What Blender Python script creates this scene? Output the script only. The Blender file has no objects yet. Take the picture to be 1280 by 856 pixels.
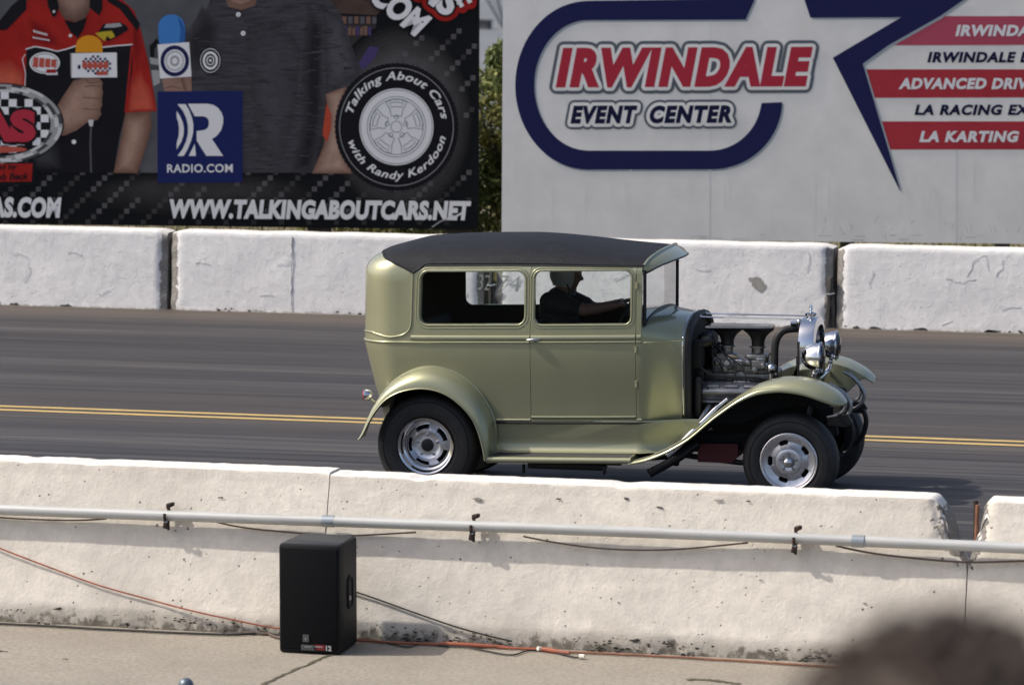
import bpy, bmesh, math, random
from mathutils import Vector, Matrix, geometry, noise
from mathutils.geometry import tessellate_polygon
random.seed(7)
R = math.radians
C = bpy.context.scene.collection
scene = bpy.context.scene

# ------------------------------------------------------------------ camera
CAM_H = 4.25
cd = bpy.data.cameras.new("camera")
cam = bpy.data.objects.new("camera", cd); C.objects.link(cam)
cam.location = (0, 0, CAM_H)
cam.rotation_euler = (R(90 - 6.42444), 0, R(14.74356))
cd.sensor_width = 36.0
cd.lens = 36.0 * 5000 / 1280
cd.clip_start = 0.1; cd.clip_end = 5000
cd.dof.use_dof = True
cd.dof.focus_distance = 27.0
cd.dof.aperture_fstop = 4.4
scene.camera = cam

# ------------------------------------------------------------------ light
SUN_DIR = Vector((0.55, 0.15, -0.62)).normalized()
w = bpy.data.worlds.new("World"); scene.world = w; w.use_nodes = True
nt = w.node_tree
bg = nt.nodes["Background"]
sky = nt.nodes.new("ShaderNodeTexSky"); sky.sky_type = 'NISHITA'; sky.sun_disc = False
sky.sun_elevation = math.asin(-SUN_DIR.z)
sky.sun_rotation = math.atan2(-SUN_DIR.x, -SUN_DIR.y)
sky.air_density = 0.8; sky.dust_density = 4.5; sky.altitude = 100
nt.links.new(sky.outputs[0], bg.inputs[0]); bg.inputs[1].default_value = 0.14
sd = bpy.data.lights.new("sun", 'SUN'); sun = bpy.data.objects.new("sun", sd); C.objects.link(sun)
sd.energy = 3.1; sd.angle = R(1.0); sd.color = (1.0, 0.93, 0.83)
sun.rotation_euler = SUN_DIR.to_track_quat('-Z', 'Y').to_euler()
scene.view_settings.view_transform = 'Standard'
scene.view_settings.look = 'None'
scene.view_settings.exposure = 0.3
scene.view_settings.gamma = 1.0
scene.cycles.max_bounces = 8; scene.cycles.transparent_max_bounces = 12
scene.cycles.use_denoising = True

# ------------------------------------------------------------------ survey helpers: photo pixel -> point on a known plane
_p = math.atan(563 / 5000.); _y = R(14.74356)
_F = Vector((-math.sin(_y) * math.cos(_p), math.cos(_y) * math.cos(_p), -math.sin(_p)))
_R = Vector((math.cos(_y), math.sin(_y), 0)); _U = _R.cross(_F)
_O = Vector((0, 0, CAM_H))
def ray(u, v): return _F + _R * ((u - 640) / 5000.) - _U * ((v - 428) / 5000.)
def on_plane(u, v, p0, n):
    d = ray(u, v); return _O + d * ((Vector(p0) - _O).dot(n) / d.dot(n))
def on_y(u, v, Y): return on_plane(u, v, (0, Y, 0), Vector((0, 1, 0)))
def on_z(u, v, z=0.0): return on_plane(u, v, (0, 0, z), Vector((0, 0, 1)))

# ------------------------------------------------------------------ materials
MATS = {}
def mat(name, col, rough=.6, metal=0., col2=None, var=.0, vscale=5., bump=0., bscale=40., coat=0., spec=.5, stretch=(1, 1, 1), detail=6., lo=.35, hi=.65, bdist=.01, world=False):
    m = bpy.data.materials.new(name); m.use_nodes = True
    n = m.node_tree.nodes; L = m.node_tree.links
    b = n["Principled BSDF"]
    b.inputs["Base Color"].default_value = (*col, 1); b.inputs["Roughness"].default_value = rough
    b.inputs["Metallic"].default_value = metal; b.inputs["Coat Weight"].default_value = coat
    b.inputs["Coat Roughness"].default_value = .06
    b.inputs["Specular IOR Level"].default_value = spec
    tc = n.new("ShaderNodeTexCoord")
    mp = n.new("ShaderNodeMapping"); mp.inputs["Scale"].default_value = stretch
    L.new(tc.outputs["Object"], mp.inputs[0])
    if col2 is None and var > 0: col2 = tuple(max(0, c * (1 - var)) for c in col)
    if col2 is not None:
        nz = n.new("ShaderNodeTexNoise"); nz.inputs["Scale"].default_value = vscale; nz.inputs["Detail"].default_value = detail
        nz.inputs["Roughness"].default_value = .6
        L.new(mp.outputs[0], nz.inputs[0])
        cr = n.new("ShaderNodeValToRGB"); cr.color_ramp.elements[0].position = lo; cr.color_ramp.elements[1].position = hi
        cr.color_ramp.elements[0].color = (*col, 1); cr.color_ramp.elements[1].color = (*col2, 1)
        L.new(nz.outputs[0], cr.inputs[0]); L.new(cr.outputs[0], b.inputs["Base Color"])
    if bump > 0:
        nb = n.new("ShaderNodeTexNoise"); nb.inputs["Scale"].default_value = bscale; nb.inputs["Detail"].default_value = 5
        L.new(mp.outputs[0], nb.inputs[0])
        bp = n.new("ShaderNodeBump"); bp.inputs["Strength"].default_value = bump; bp.inputs["Distance"].default_value = bdist
        L.new(nb.outputs[0], bp.inputs["Height"]); L.new(bp.outputs[0], b.inputs["Normal"])
    MATS[name] = m
    return m
class NB:
    """tiny node builder used by the richer materials"""
    def __init__(s, name, rough=.7, spec=.4):
        s.m = bpy.data.materials.new(name); s.m.use_nodes = True; MATS[name] = s.m
        s.n = s.m.node_tree.nodes; s.L = s.m.node_tree.links; s.b = s.n["Principled BSDF"]
        s.b.inputs["Roughness"].default_value = rough; s.b.inputs["Specular IOR Level"].default_value = spec
        s.tc = s.n.new("ShaderNodeTexCoord")
    def map(s, sc=(1, 1, 1), loc=(0, 0, 0)):
        mp = s.n.new("ShaderNodeMapping"); mp.inputs["Scale"].default_value = sc; mp.inputs["Location"].default_value = loc
        s.L.new(s.tc.outputs["Object"], mp.inputs[0]); return mp.outputs[0]
    def noise(s, v, scale, detail=6, rough=.6, dist=0.):
        q = s.n.new("ShaderNodeTexNoise"); q.inputs["Scale"].default_value = scale; q.inputs["Detail"].default_value = detail
        q.inputs["Roughness"].default_value = rough; q.inputs["Distortion"].default_value = dist
        s.L.new(v, q.inputs[0]); return q.outputs[0]
    def voro(s, v, scale, feature='F1', rnd=1.):
        q = s.n.new("ShaderNodeTexVoronoi"); q.feature = feature; q.inputs["Scale"].default_value = scale; q.inputs["Randomness"].default_value = rnd
        s.L.new(v, q.inputs[0]); return q.outputs["Distance"]
    def ramp(s, f, stops):
        q = s.n.new("ShaderNodeValToRGB"); e = q.color_ramp.elements
        while len(e) < len(stops): e.new(.5)
        for k, (p, c) in enumerate(stops):
            e[k].position = p; e[k].color = (*c, 1) if hasattr(c, '__len__') else (c, c, c, 1)
        s.L.new(f, q.inputs[0]); return q.outputs[0]
    def math(s, op, a, b=None):
        q = s.n.new("ShaderNodeMath"); q.operation = op
        for k, x in enumerate((a, b)):
            if x is None: continue
            if isinstance(x, (int, float)): q.inputs[k].default_value = x
            else: s.L.new(x, q.inputs[k])
        return q.outputs[0]
    def mix(s, f, a, b, mode='MIX'):
        q = s.n.new("ShaderNodeMix"); q.data_type = 'RGBA'; q.blend_type = mode
        for k, x in ((0, f), (6, a), (7, b)):
            if isinstance(x, (int, float)): q.inputs[k].default_value = x
            elif hasattr(x, '__len__'): q.inputs[k].default_value = (*x, 1)
            else: s.L.new(x, q.inputs[k])
        return q.outputs[2]
    def sep(s):
        q = s.n.new("ShaderNodeSeparateXYZ"); s.L.new(s.tc.outputs["Object"], q.inputs[0]); return q.outputs
    def bump(s, h, strength=.5, dist=.01, prev=None):
        q = s.n.new("ShaderNodeBump"); q.inputs["Strength"].default_value = strength; q.inputs["Distance"].default_value = dist
        s.L.new(h, q.inputs["Height"])
        if prev is not None: s.L.new(prev, q.inputs["Normal"])
        return q.outputs[0]
    def out(s, col, normal=None, rough=None):
        s.L.new(col, s.b.inputs["Base Color"])
        if normal is not None: s.L.new(normal, s.b.inputs["Normal"])
        if rough is not None: s.L.new(rough, s.b.inputs["Roughness"])
        return s.m

# track: rubbered asphalt with streaks running along it, dusty towards the wall
q = NB("track_asphalt", .75, .35)
xyz = q.sep()
st1 = q.noise(q.map((.05, 5, 1)), 1.6, 8, .7)
st2 = q.noise(q.map((.25, 16, 1)), 1.5, 6, .7)
fine = q.noise(q.map((1, 1, 1)), 60, 4)
st0 = q.noise(q.map((.012, .9, 1), (3, 1.3, 0)), 1.0, 4, .55)
sm = q.math('ADD', q.math('ADD', q.math('MULTIPLY', st1, .40), q.math('MULTIPLY', st2, .30)), q.math('MULTIPLY', st0, .30))
base = q.ramp(sm, [(.42, (.014, .014, .018)), (.49, (.036, .035, .039)), (.53, (.056, .054, .055)), (.58, (.098, .092, .088))])
dust = q.ramp(q.math('MULTIPLY', q.math('SUBTRACT', xyz[1], 20.), 1 / 20.), [(.48, 0.), (.53, .45), (.57, .30), (.64, .05), (.86, .12), (.905, .95)])
dn = q.noise(q.map((.15, 3, 1)), 2.2, 6)
base = q.mix(q.math('MULTIPLY', dust, q.ramp(dn, [(.3, .35), (.7, 1.)])), base, (.115, .088, .066))
base = q.mix(q.math('MULTIPLY', fine, .35), base, (.03, .03, .03))
q.out(base, q.bump(fine, .35, .006))
# pavement by the stand: tan worn concrete
q = NB("pavement_concrete", .85, .3)
a = q.noise(q.map(), 1.1, 8, .65); b_ = q.noise(q.map(), 38, 5, .7); c_ = q.noise(q.map((1, 1.5, 1)), 130, 3, .6)
col = q.ramp(a, [(.3, (.245, .22, .185)), (.7, (.35, .32, .27))])
col = q.mix(q.ramp(b_, [(.38, .75), (.55, 0.)]), col, (.20, .172, .135))
col = q.mix(q.ramp(c_, [(.52, 0.), (.7, .6)]), col, (.47, .43, .36))
q.out(col, q.bump(q.math('ADD', b_, c_), .5, .008))
mat("dry_dirt", (.20, .165, .11), .95, col2=(.11, .10, .055), vscale=1.2, bump=.6, bscale=20)
mat("hazy_gravel", (.115, .13, .15), .95, col2=(.15, .16, .17), vscale=.05)  # bluish distance haze is put into the gravel colour
mat("yellow_paint", (.52, .37, .13), .7, col2=(.30, .22, .10), vscale=7, stretch=(.35, 4, 1), lo=.4, hi=.72)
# near barrier concrete: whitewashed, pinholes, dirty foot
def barrier_mat(name, white, white2, dirt, pin, foot, bumpk, seed, peel=0.):
    q = NB(name, .85, .3)
    xyz = q.sep(); v = q.map((1, 1, 1), (seed, seed * .7, 0))
    n1 = q.noise(v, 2.2, 7, .6); n2 = q.noise(v, 14, 6, .65); n3 = q.noise(v, 55, 4, .6)
    col = q.ramp(n1, [(.3, white2), (.62, white)])
    col = q.mix(q.ramp(n2, [(.42, .35), (.60, 0.)]), col, tuple(c * .84 for c in white2))
    st = q.noise(q.map((9, 9, .7), (seed, 0, 0)), 1.0, 4)
    col = q.mix(q.ramp(st, [(.56, 0.), (.80, .42)]), col, tuple(c * .72 for c in white2))
    vo = q.math('ADD', q.voro(v, 21, 'F1'), q.math('MULTIPLY', q.math('SUBTRACT', q.noise(v, 9, 5, .7), .42), .55)); vs = q.noise(v, 4.3, 4)
    pins = q.math('MULTIPLY', q.ramp(vo, [(.09, 1.), (.16, 0.)]), q.ramp(vs, [(.45, 0.), (.52, 1.)]))
    col = q.mix(q.math('MULTIPLY', pins, pin), col, (.09, .075, .06))
    # dirt splashed on the foot
    fz = q.math('ADD', q.math('MULTIPLY', xyz[2], 1 / foot), q.math('MULTIPLY', q.math('SUBTRACT', n2, .5), 2.6))
    fmask = q.ramp(fz, [(.02, 1.), (.16, .8), (.40, .0)])
    col = q.mix(q.math('MULTIPLY', fmask, dirt), col, (.045, .04, .032))
    fz2 = q.math('ADD', q.math('MULTIPLY', xyz[2], 1 / (foot * 1.7)), q.math('MULTIPLY', q.math('SUBTRACT', n1, .5), 1.6))
    col = q.mix(q.math('MULTIPLY', q.ramp(fz2, [(.2, 1.), (.7, 0.)]), dirt * .5), col, (.30, .27, .215))
    at = q.n.new("ShaderNodeAttribute"); at.attribute_name = "worn"
    wn = q.math('ADD', q.math('MULTIPLY', at.outputs["Fac"], 1.25), q.math('MULTIPLY', q.math('SUBTRACT', q.noise(v, 9, 7, .7), .5), 1.7))
    wmask = q.ramp(wn, [(.50, 0.), (.56, 1.)])
    col = q.mix(wmask, col, q.ramp(n3, [(.3, (.17, .16, .145)), (.7, (.36, .34, .31))]))
    nrm = q.bump(wmask, 1., .02)
    nrm = q.bump(q.math('ADD', n2, q.math('MULTIPLY', n3, .5)), bumpk, .018, nrm)
    if peel:
        pe = q.noise(v, 7., 9, .68); nrm = q.bump(q.ramp(pe, [(.49, 0.), (.515, 1.)]), peel, .007, nrm)
    nrm = q.bump(q.math('SUBTRACT', 1., pins), .8, .01, nrm)
    q.out(col, nrm)
barrier_mat("barrier_cream_paint", (.72, .675, .60), (.62, .58, .515), .9, .75, .13, .30, 3.1)
barrier_mat("barrier_white_paint", (.78, .775, .77), (.72, .715, .715), .5, .25, .04, .13, 11.7, .26)
mat("barrier_top_paint", (.74, .72, .68), .8, col2=(.60, .58, .54), vscale=9, bump=.4, bscale=30)
mat("broken_concrete", (.34, .32, .29), .95, col2=(.20, .19, .17), vscale=12, bump=1., bscale=30, bdist=.03)
mat("bare_grey_patch", (.36, .345, .32), .9, var=.2, vscale=20)
mat("dark_crevice", (.05, .046, .04), .95)
mat("pencil_grey", (.33, .34, .35), .9)
mat("conduit_grey", (.50, .51, .50), .45, .15, col2=(.40, .41, .40), vscale=3, stretch=(.6, 6, 6))
mat("coupling_steel", (.36, .40, .43), .35, .6)
mat("rusty_steel", (.035, .027, .023), .8, .3, col2=(.12, .05, .03), vscale=40, lo=.5, hi=.75)
mat("rust_orange", (.28, .13, .08), .85, col2=(.16, .07, .045), vscale=14)
mat("cable_black", (.018, .017, .016), .5)
mat("cable_brown", (.10, .07, .055), .6)
mat("cord_orange", (.34, .085, .035), .5, col2=(.22, .065, .035), vscale=12)
mat("plug_white", (.7, .68, .6), .5)
mat("speaker_black", (.007, .0075, .009), .6, spec=.25, bump=.3, bscale=220, bdist=.002)
mat("speaker_grille", (.005, .0055, .007), .8, spec=.12, bump=.5, bscale=400, bdist=.002)
mat("speaker_top", (.022, .023, .025), .55)
mat("label_red", (.17, .012, .018), .4); mat("label_grey", (.07, .075, .08), .4); mat("label_white", (.40, .40, .40), .5)
# car
def paint():
    q = NB("olive_gold_paint", .36, .5)
    v = q.map()
    f = q.noise(v, 900, 2, .5)
    col = q.ramp(f, [(.3, (.310, .312, .190)), (.7, (.388, .390, .242))])
    q.b.inputs["Metallic"].default_value = .52
    q.b.inputs["Coat Weight"].default_value = .8; q.b.inputs["Coat Roughness"].default_value = .05
    q.out(col)
paint()
mat("roof_vinyl", (.008, .009, .012), .62, col2=(.013, .014, .018), vscale=14, spec=.22, bump=.8, bscale=120, bdist=.006)
mat("rubber_black", (.012, .012, .013), .6)
mat("tyre_rubber", (.016, .016, .017), .62, col2=(.026, .025, .024), vscale=9, bump=.15, bscale=60)
mat("black_metal", (.014, .014, .015), .45, .2)
mat("flat_black", (.008, .008, .008), .8)
mat("interior_dark", (.020, .024, .026), .85)
mat("chrome", (.72, .72, .73), .07, 1.)
mat("brushed_alloy", (.80, .80, .81), .36, 1., col2=(.66, .66, .67), vscale=30)
mat("cast_alloy", (.34, .33, .31), .38, .9, col2=(.16, .155, .145), vscale=25, bump=.3, bscale=70)
mat("engine_iron", (.05, .05, .052), .5, .5, col2=(.02, .02, .02), vscale=18)
mat("valve_cover_grey", (.38, .38, .39), .35, .8, col2=(.27, .27, .28), vscale=12)
mat("brass", (.55, .38, .16), .25, 1.)
mat("steel_grey", (.34, .35, .36), .35, .8)
mat("oil_red", (.11, .008, .012), .5)
mat("running_mat", (.05, .047, .048), .75, bump=.4, bscale=90)
mat("tail_red", (.35, .01, .01), .2, coat=.6)
mat("cap_black", (.01, .01, .01), .4)
def glass(name, tint, refl, rough=.02):
    m = bpy.data.materials.new(name); m.use_nodes = True; MATS[name] = m
    n = m.node_tree.nodes; L = m.node_tree.links; n.remove(n["Principled BSDF"])
    tr = n.new("ShaderNodeBsdfTransparent"); tr.inputs[0].default_value = (*tint, 1)
    gl = n.new("ShaderNodeBsdfGlossy"); gl.inputs["Roughness"].default_value = rough
    lw = n.new("ShaderNodeFresnel"); lw.inputs[0].default_value = 1.45
    ml = n.new("ShaderNodeMath"); ml.operation = 'MULTIPLY'; ml.inputs[1].default_value = refl
    mx = n.new("ShaderNodeMixShader"); L.new(lw.outputs[0], ml.inputs[0]); L.new(ml.outputs[0], mx.inputs[0])
    L.new(tr.outputs[0], mx.inputs[1]); L.new(gl.outputs[0], mx.inputs[2]); L.new(mx.outputs[0], n["Material Output"].inputs[0])
glass("side_glass", (.90, .93, .92), .35)
glass("windshield_glass", (.78, .83, .84), .75)
glass("lamp_glass", (.85, .87, .9), 1.2)
# people
mat("skin", (.25, .14, .10), .55); mat("skin_shade", (.22, .12, .085), .55)
mat("shirt_black", (.022, .025, .028), .9); mat("jeans", (.03, .04, .07), .9)
mat("helmet_grey", (.48, .50, .51), .35, coat=.4)
mat("hair_brown", (.024, .015, .011), .7, col2=(.055, .036, .027), vscale=30, stretch=(1, 1, .2))
mat("shirt_grey", (.10, .09, .09), .9)
# signs (printed vinyl)
def print_mat(name, col, var=.0, rough=.5): mat("print_" + name, col, max(rough, .65), var=var, vscale=2.2, spec=.10)
for nm, col in dict(panel=(.90, .885, .845), black=(.008, .009, .011), carbon=(.10, .096, .10), carbon2=(.06, .057, .06), bg=(.115, .12, .13), bgdark=(.04, .035, .035),
                    red=(.40, .022, .018), redlight=(.50, .075, .04), shirtblack=(.012, .012, .016), skin=(.36, .215, .165), skinsh=(.22, .125, .095), skinlt=(.44, .30, .235), white=(.80, .80, .81), polo=(.062, .060, .070),
                    polosh=(.040, .038, .046), pololt=(.09, .088, .10), navy=(.014, .022, .115), navyink=(.018, .02, .085), ink=(.012, .014, .05), orange=(.72, .30, .02), blue=(.06, .22, .56), blueDk=(.03, .12, .36), yellow=(.5, .38, .03),
                    purple=(.07, .05, .15), brown=(.09, .06, .05), patchred=(.5, .10, .07), chrome=(.36, .36, .36), chromedk=(.07, .07, .075), chromelt=(.62, .62, .62), outline=(.13, .15, .17), stripe=(.47, .045, .06),
                    logored=(.46, .035, .06), shadow=(.38, .43, .46), seam=(.70, .71, .71), stripe_sheen=(.47, .085, .13), run=(.85, .835, .79), scuff=(.58, .56, .52)).items():
    print_mat(nm, col, {"panel": .10, "bg": .3, "polo": .4, "red": .3, "skin": .35, "shirtblack": .3, "polosh": .4, "pololt": .4, "skinsh": .3, "redlight": .3, "carbon2": .5, "stripe": .12, "brown": .5}.get(nm, 0.))
# heathered polo cloth in the print
mat("print_polo", (.072, .070, .080), .7, col2=(.040, .039, .046), vscale=2., stretch=(1.2, 1.2, 16), spec=.1, lo=.38, hi=.62)
def print_rgb(c):
    k = "print_mix_%02x%02x%02x" % tuple(int(255 * min(1, x) ** .5) for x in c)
    if k not in MATS: mat(k, c, .7, spec=.1, var=.22, vscale=7)
    return k[6:]
mat("sign_post_steel", (.05, .045, .04), .7)
# plants
for k, (a_, b_) in enumerate((((.12, .15, .035), (.075, .105, .025)), ((.22, .215, .055), (.13, .15, .035)), ((.21, .205, .06), (.14, .14, .04)))):
    mat("leaf_%d" % k, a_, .7, col2=b_, vscale=3)
mat("dry_weed", (.25, .20, .085), .9, col2=(.12, .115, .035), vscale=2.5)
mat("old_timber", (.10, .095, .085), .9, col2=(.035, .032, .03), vscale=9, stretch=(6, 6, .6))
mat("bark", (.07, .05, .035), .9)
mat("pylon_steel", (.085, .095, .11), .6, .3)
mat("shed_wall", (.085, .09, .095), .8, var=.2); mat("shed_roof", (.05, .055, .06), .8)
mat("rail_paint", (.12, .15, .18), .4, .5); mat("alu_plank", (.5, .5, .5), .4, .8)

# ------------------------------------------------------------------ mesh helper
class MB:
    def __init__(s): s.v = []; s.f = []; s.mi = []; s.ms = []; s.cur = 0
    def use(s, m):
        if m not in s.ms: s.ms.append(m)
        s.cur = s.ms.index(m); return s
    def add(s, vs, fs):
        o = len(s.v); s.v += [tuple(p) for p in vs]
        for f in fs: s.f.append(tuple(i + o for i in f)); s.mi.append(s.cur)
        return s
    def box(s, c, d, rot=None, bev=0.):
        x, y, z = (k / 2 for k in d)
        if bev > 0:
            bm = bmesh.new(); bmesh.ops.create_cube(bm, size=1.)
            for q in bm.verts: q.co = Vector((q.co.x * d[0], q.co.y * d[1], q.co.z * d[2]))
            bmesh.ops.bevel(bm, geom=bm.edges[:], offset=bev, segments=3, affect='EDGES', profile=.5)
            bm.verts.index_update()
            vs = [q.co.copy() for q in bm.verts]; fs = [[q.index for q in f.verts] for f in bm.faces]; bm.free()
        else:
            vs = [Vector(p) for p in ((-x, -y, -z), (x, -y, -z), (x, y, -z), (-x, y, -z), (-x, -y, z), (x, -y, z), (x, y, z), (-x, y, z))]
            fs = [(0, 3, 2, 1), (4, 5, 6, 7), (0, 1, 5, 4), (1, 2, 6, 5), (2, 3, 7, 6), (3, 0, 4, 7)]
        if rot is not None: vs = [rot @ p for p in vs]
        return s.add([p + Vector(c) for p in vs], fs)
    def tube(s, path, r, n=10, closed=False, cap=True, flat=None):
        P = [Vector(p) for p in path]; N = len(P)
        rr = r if hasattr(r, '__len__') else [r] * N
        vs = []; up = None
        for i in range(N):
            a = P[(i - 1) % N] if (closed or i > 0) else P[i]; b = P[(i + 1) % N] if (closed or i < N - 1) else P[i]
            t = (b - a)
            t = t.normalized() if t.length > 1e-9 else Vector((0, 0, 1))
            if up is None: up = Vector((0, 0, 1)) if abs(t.z) < .9 else Vector((0, 1, 0))
            x = t.cross(up)
            if x.length < 1e-6: x = t.orthogonal()
            x.normalize(); y = x.cross(t).normalized(); up = y
            for k in range(n):
                an = 2 * math.pi * k / n
                vs.append(P[i] + (x * math.cos(an) + y * math.sin(an)) * rr[i])
        fs = []
        for i in range(N if closed else N - 1):
            for k in range(n):
                fs.append((i * n + k, i * n + (k + 1) % n, ((i + 1) % N) * n + (k + 1) % n, ((i + 1) % N) * n + k))
        if cap and not closed: fs += [tuple(range(n - 1, -1, -1)), tuple((N - 1) * n + k for k in range(n))]
        return s.add(vs, fs)
    def lathe(s, prof, n=32, M=None):
        """prof: (radius, height along local z)"""
        vs = []; fs = []; M = M or Matrix.Identity(4); K = len(prof)
        for r_, h in prof:
            for k in range(n):
                an = 2 * math.pi * k / n; vs.append(M @ Vector((r_ * math.cos(an), r_ * math.sin(an), h)))
        for i in range(K - 1):
            for k in range(n): fs.append((i * n + k, i * n + (k + 1) % n, (i + 1) * n + (k + 1) % n, (i + 1) * n + k))
        return s.add(vs, fs)
    def grid(s, rows, closed_u=False, flip=False):
        """rows: list of equal-length point lists"""
        n = len(rows[0]); vs = [p for r_ in rows for p in r_]; fs = []
        for i in range(len(rows) - 1):
            for k in range(n if closed_u else n - 1):
                f = (i * n + k, i * n + (k + 1) % n, (i + 1) * n + (k + 1) % n, (i + 1) * n + k)
                fs.append(f[::-1] if flip else f)
        return s.add(vs, fs)
    def poly(s, pts):
        P = [Vector(p) for p in pts]; return s.add(P, [tuple(t) for t in tessellate_polygon([P])])
    def prism(s, pts, dvec):
        P = [Vector(p) for p in pts]; d = Vector(dvec); n = len(P)
        T = [tuple(t) for t in tessellate_polygon([P])]
        return s.add(P + [p + d for p in P], [t[::-1] for t in T] + [tuple(i + n for i in t) for t in T] + [(i, (i + 1) % n, (i + 1) % n + n, i + n) for i in range(n)])
    def sphere(s, c, r, n=16, sc=(1, 1, 1)):
        rows = [[Vector(c) + Vector((r * sc[0] * math.sin(math.pi * i / n) * math.cos(2 * math.pi * k / (2 * n)), r * sc[1] * math.sin(math.pi * i / n) * math.sin(2 * math.pi * k / (2 * n)), r * sc[2] * math.cos(math.pi * i / n))) for k in range(2 * n)] for i in range(n + 1)]
        return s.grid(rows, True)
    def build(s, name, m=None, parent=None, smooth=35, label=None, world=False, recalc=True, weld=1e-5):
        me = bpy.data.meshes.new(name)
        vs = s.v
        if world and parent is not None:
            inv = world_of(parent).inverted(); vs = [tuple(inv @ Vector(p)) for p in vs]
        me.from_pydata(vs, [], s.f)
        if s.ms:
            for k in s.ms: me.materials.append(MATS[k])
            me.polygons.foreach_set('material_index', s.mi)
        elif m: me.materials.append(MATS[m])
        if recalc:
            bm = bmesh.new(); bm.from_mesh(me)
            if weld: bmesh.ops.remove_doubles(bm, verts=bm.verts, dist=weld)
            bmesh.ops.recalc_face_normals(bm, faces=bm.faces); bm.to_mesh(me); bm.free()
        if smooth:
            me.polygons.foreach_set('use_smooth', [True] * len(me.polygons)); me.set_sharp_from_angle(angle=R(smooth))
        me.update()
        o = bpy.data.objects.new(name, me); C.objects.link(o)
        if parent is not None: o.parent = parent
        if label: o['label'] = label
        return o
WORLD = {}
def world_of(o):
    M = Matrix.Identity(4)
    while o is not None:
        M = Matrix.LocRotScale(o.location, o.rotation_euler, o.scale) @ M; o = o.parent
    return M
def thing(name, label, cat, loc=(0, 0, 0), rz=0., group=None):
    o = bpy.data.objects.new(name, None); C.objects.link(o); o.location = loc; o.rotation_euler = (0, 0, rz)
    o['label'] = label; o['category'] = cat
    if group: o['group'] = group
    o.empty_display_size = .2
    return o
def tag(o, label, cat, group=None):
    o['label'] = label; o['category'] = cat
    if group: o['group'] = group
    return o
def struct(o): o['kind'] = 'structure'; return o
def spline(pts, n=8, closed=False):
    P = [Vector(p) for p in pts]; out = []; N = len(P)
    for i in range(N if closed else N - 1):
        g = lambda k: P[k % N] if closed else P[max(0, min(N - 1, k))]
        a, b, c, d = g(i - 1), g(i), g(i + 1), g(i + 2)
        for k in range(n):
            t = k / n
            out.append(.5 * ((2 * b) + (c - a) * t + (2 * a - 5 * b + 4 * c - d) * t * t + (3 * b - a - 3 * c + d) * t ** 3))
    if not closed: out.append(P[-1].copy())
    return out
def interp(tab, x):
    if x <= tab[0][0]: return tab[0][1]
    for (a, b), (c, d) in zip(tab, tab[1:]):
        if x <= c: return b + (d - b) * (x - a) / (c - a)
    return tab[-1][1]
def sstep(a, b, x):
    t = max(0., min(1., (x - a) / (b - a))); return t * t * (3 - 2 * t)

# ================================================================== SETTING
def sheet(name, m, x0, x1, y0, y1, z, nx=2, ny=2):
    b = MB(); b.grid([[(x0 + (x1 - x0) * i / nx, y0 + (y1 - y0) * j / ny, z) for i in range(nx + 1)] for j in range(ny + 1)])
    return struct(b.build(name, m, smooth=0))
sheet("ground", "dry_dirt", -400, 400, -60, 62, -.012)
b = MB(); b.grid([[(-1500 + 3000 * i / 4, yy, zz) for i in range(5)] for yy, zz in ((62, -.012), (66, -.2), (110, -20), (3000, -20))]); struct(b.build("quarry_floor", "hazy_gravel", smooth=0))
sheet("track", "track_asphalt", -120, 120, 21.7, 39.2, 0.)
sheet("pavement", "pavement_concrete", -60, 60, 8, 21.7, -.0001 + .004)
for k, dy in enumerate((-.16, .06)):
    b = MB(); b.grid([[(-120 + 240 * i / 60, 30.72 + dy + yy, .004) for i in range(61)] for yy in (0, .10)])
    struct(b.build("lane_line" if k == 0 else "lane_line", "yellow_paint", smooth=0))
def crack(name, pts, wd, m="dark_crevice", z=.008):
    b = MB(); P = spline(pts, 8); rows = [[], []]
    for i, p in enumerate(P):
        t = (P[min(i + 1, len(P) - 1)] - P[max(i - 1, 0)]).normalized(); nn = Vector((-t.y, t.x, 0))
        j = nn * random.uniform(-.01, .01); w_ = wd * random.uniform(.5, 1.4)
        rows[0].append((p + j - nn * w_).to_tuple()[:2] + (z,)); rows[1].append((p + j + nn * w_).to_tuple()[:2] + (z,))
    b.grid(rows); return struct(b.build(name, m, smooth=0))
mat("joint_dirt", (.13, .11, .07), .95, col2=(.07, .06, .035), vscale=20)
crack("pavement_joint", [on_z(418, 818), on_z(390, 829), on_z(360, 842), on_z(326, 858), on_z(290, 880)], .012, "joint_dirt")
crack("pavement_stain", [on_z(858, 850.5), on_z(880, 850), on_z(905, 853), on_z(925, 856)], .02, "joint_dirt")
crack("pavement_stain", [on_z(-2, 814.5), on_z(10, 814.8)], .012, "dark_crevice")
crack("pavement_stain", [on_z(78, 824.5), on_z(86, 825)], .009, "dark_crevice")
# low distant quarry bank
b = MB(); rows = []
for j in range(9):
    rows.append([(-1500 + 3000 * i / 60, 1500 + 120 * j, -20 + 150 * sstep(0, 1, j / 8) * (.75 + .5 * noise.noise(Vector((i * .18, j * .4, 3)))) - .1) for i in range(61)])
b.grid(rows); struct(b.build("hills", "hazy_gravel"))

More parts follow.
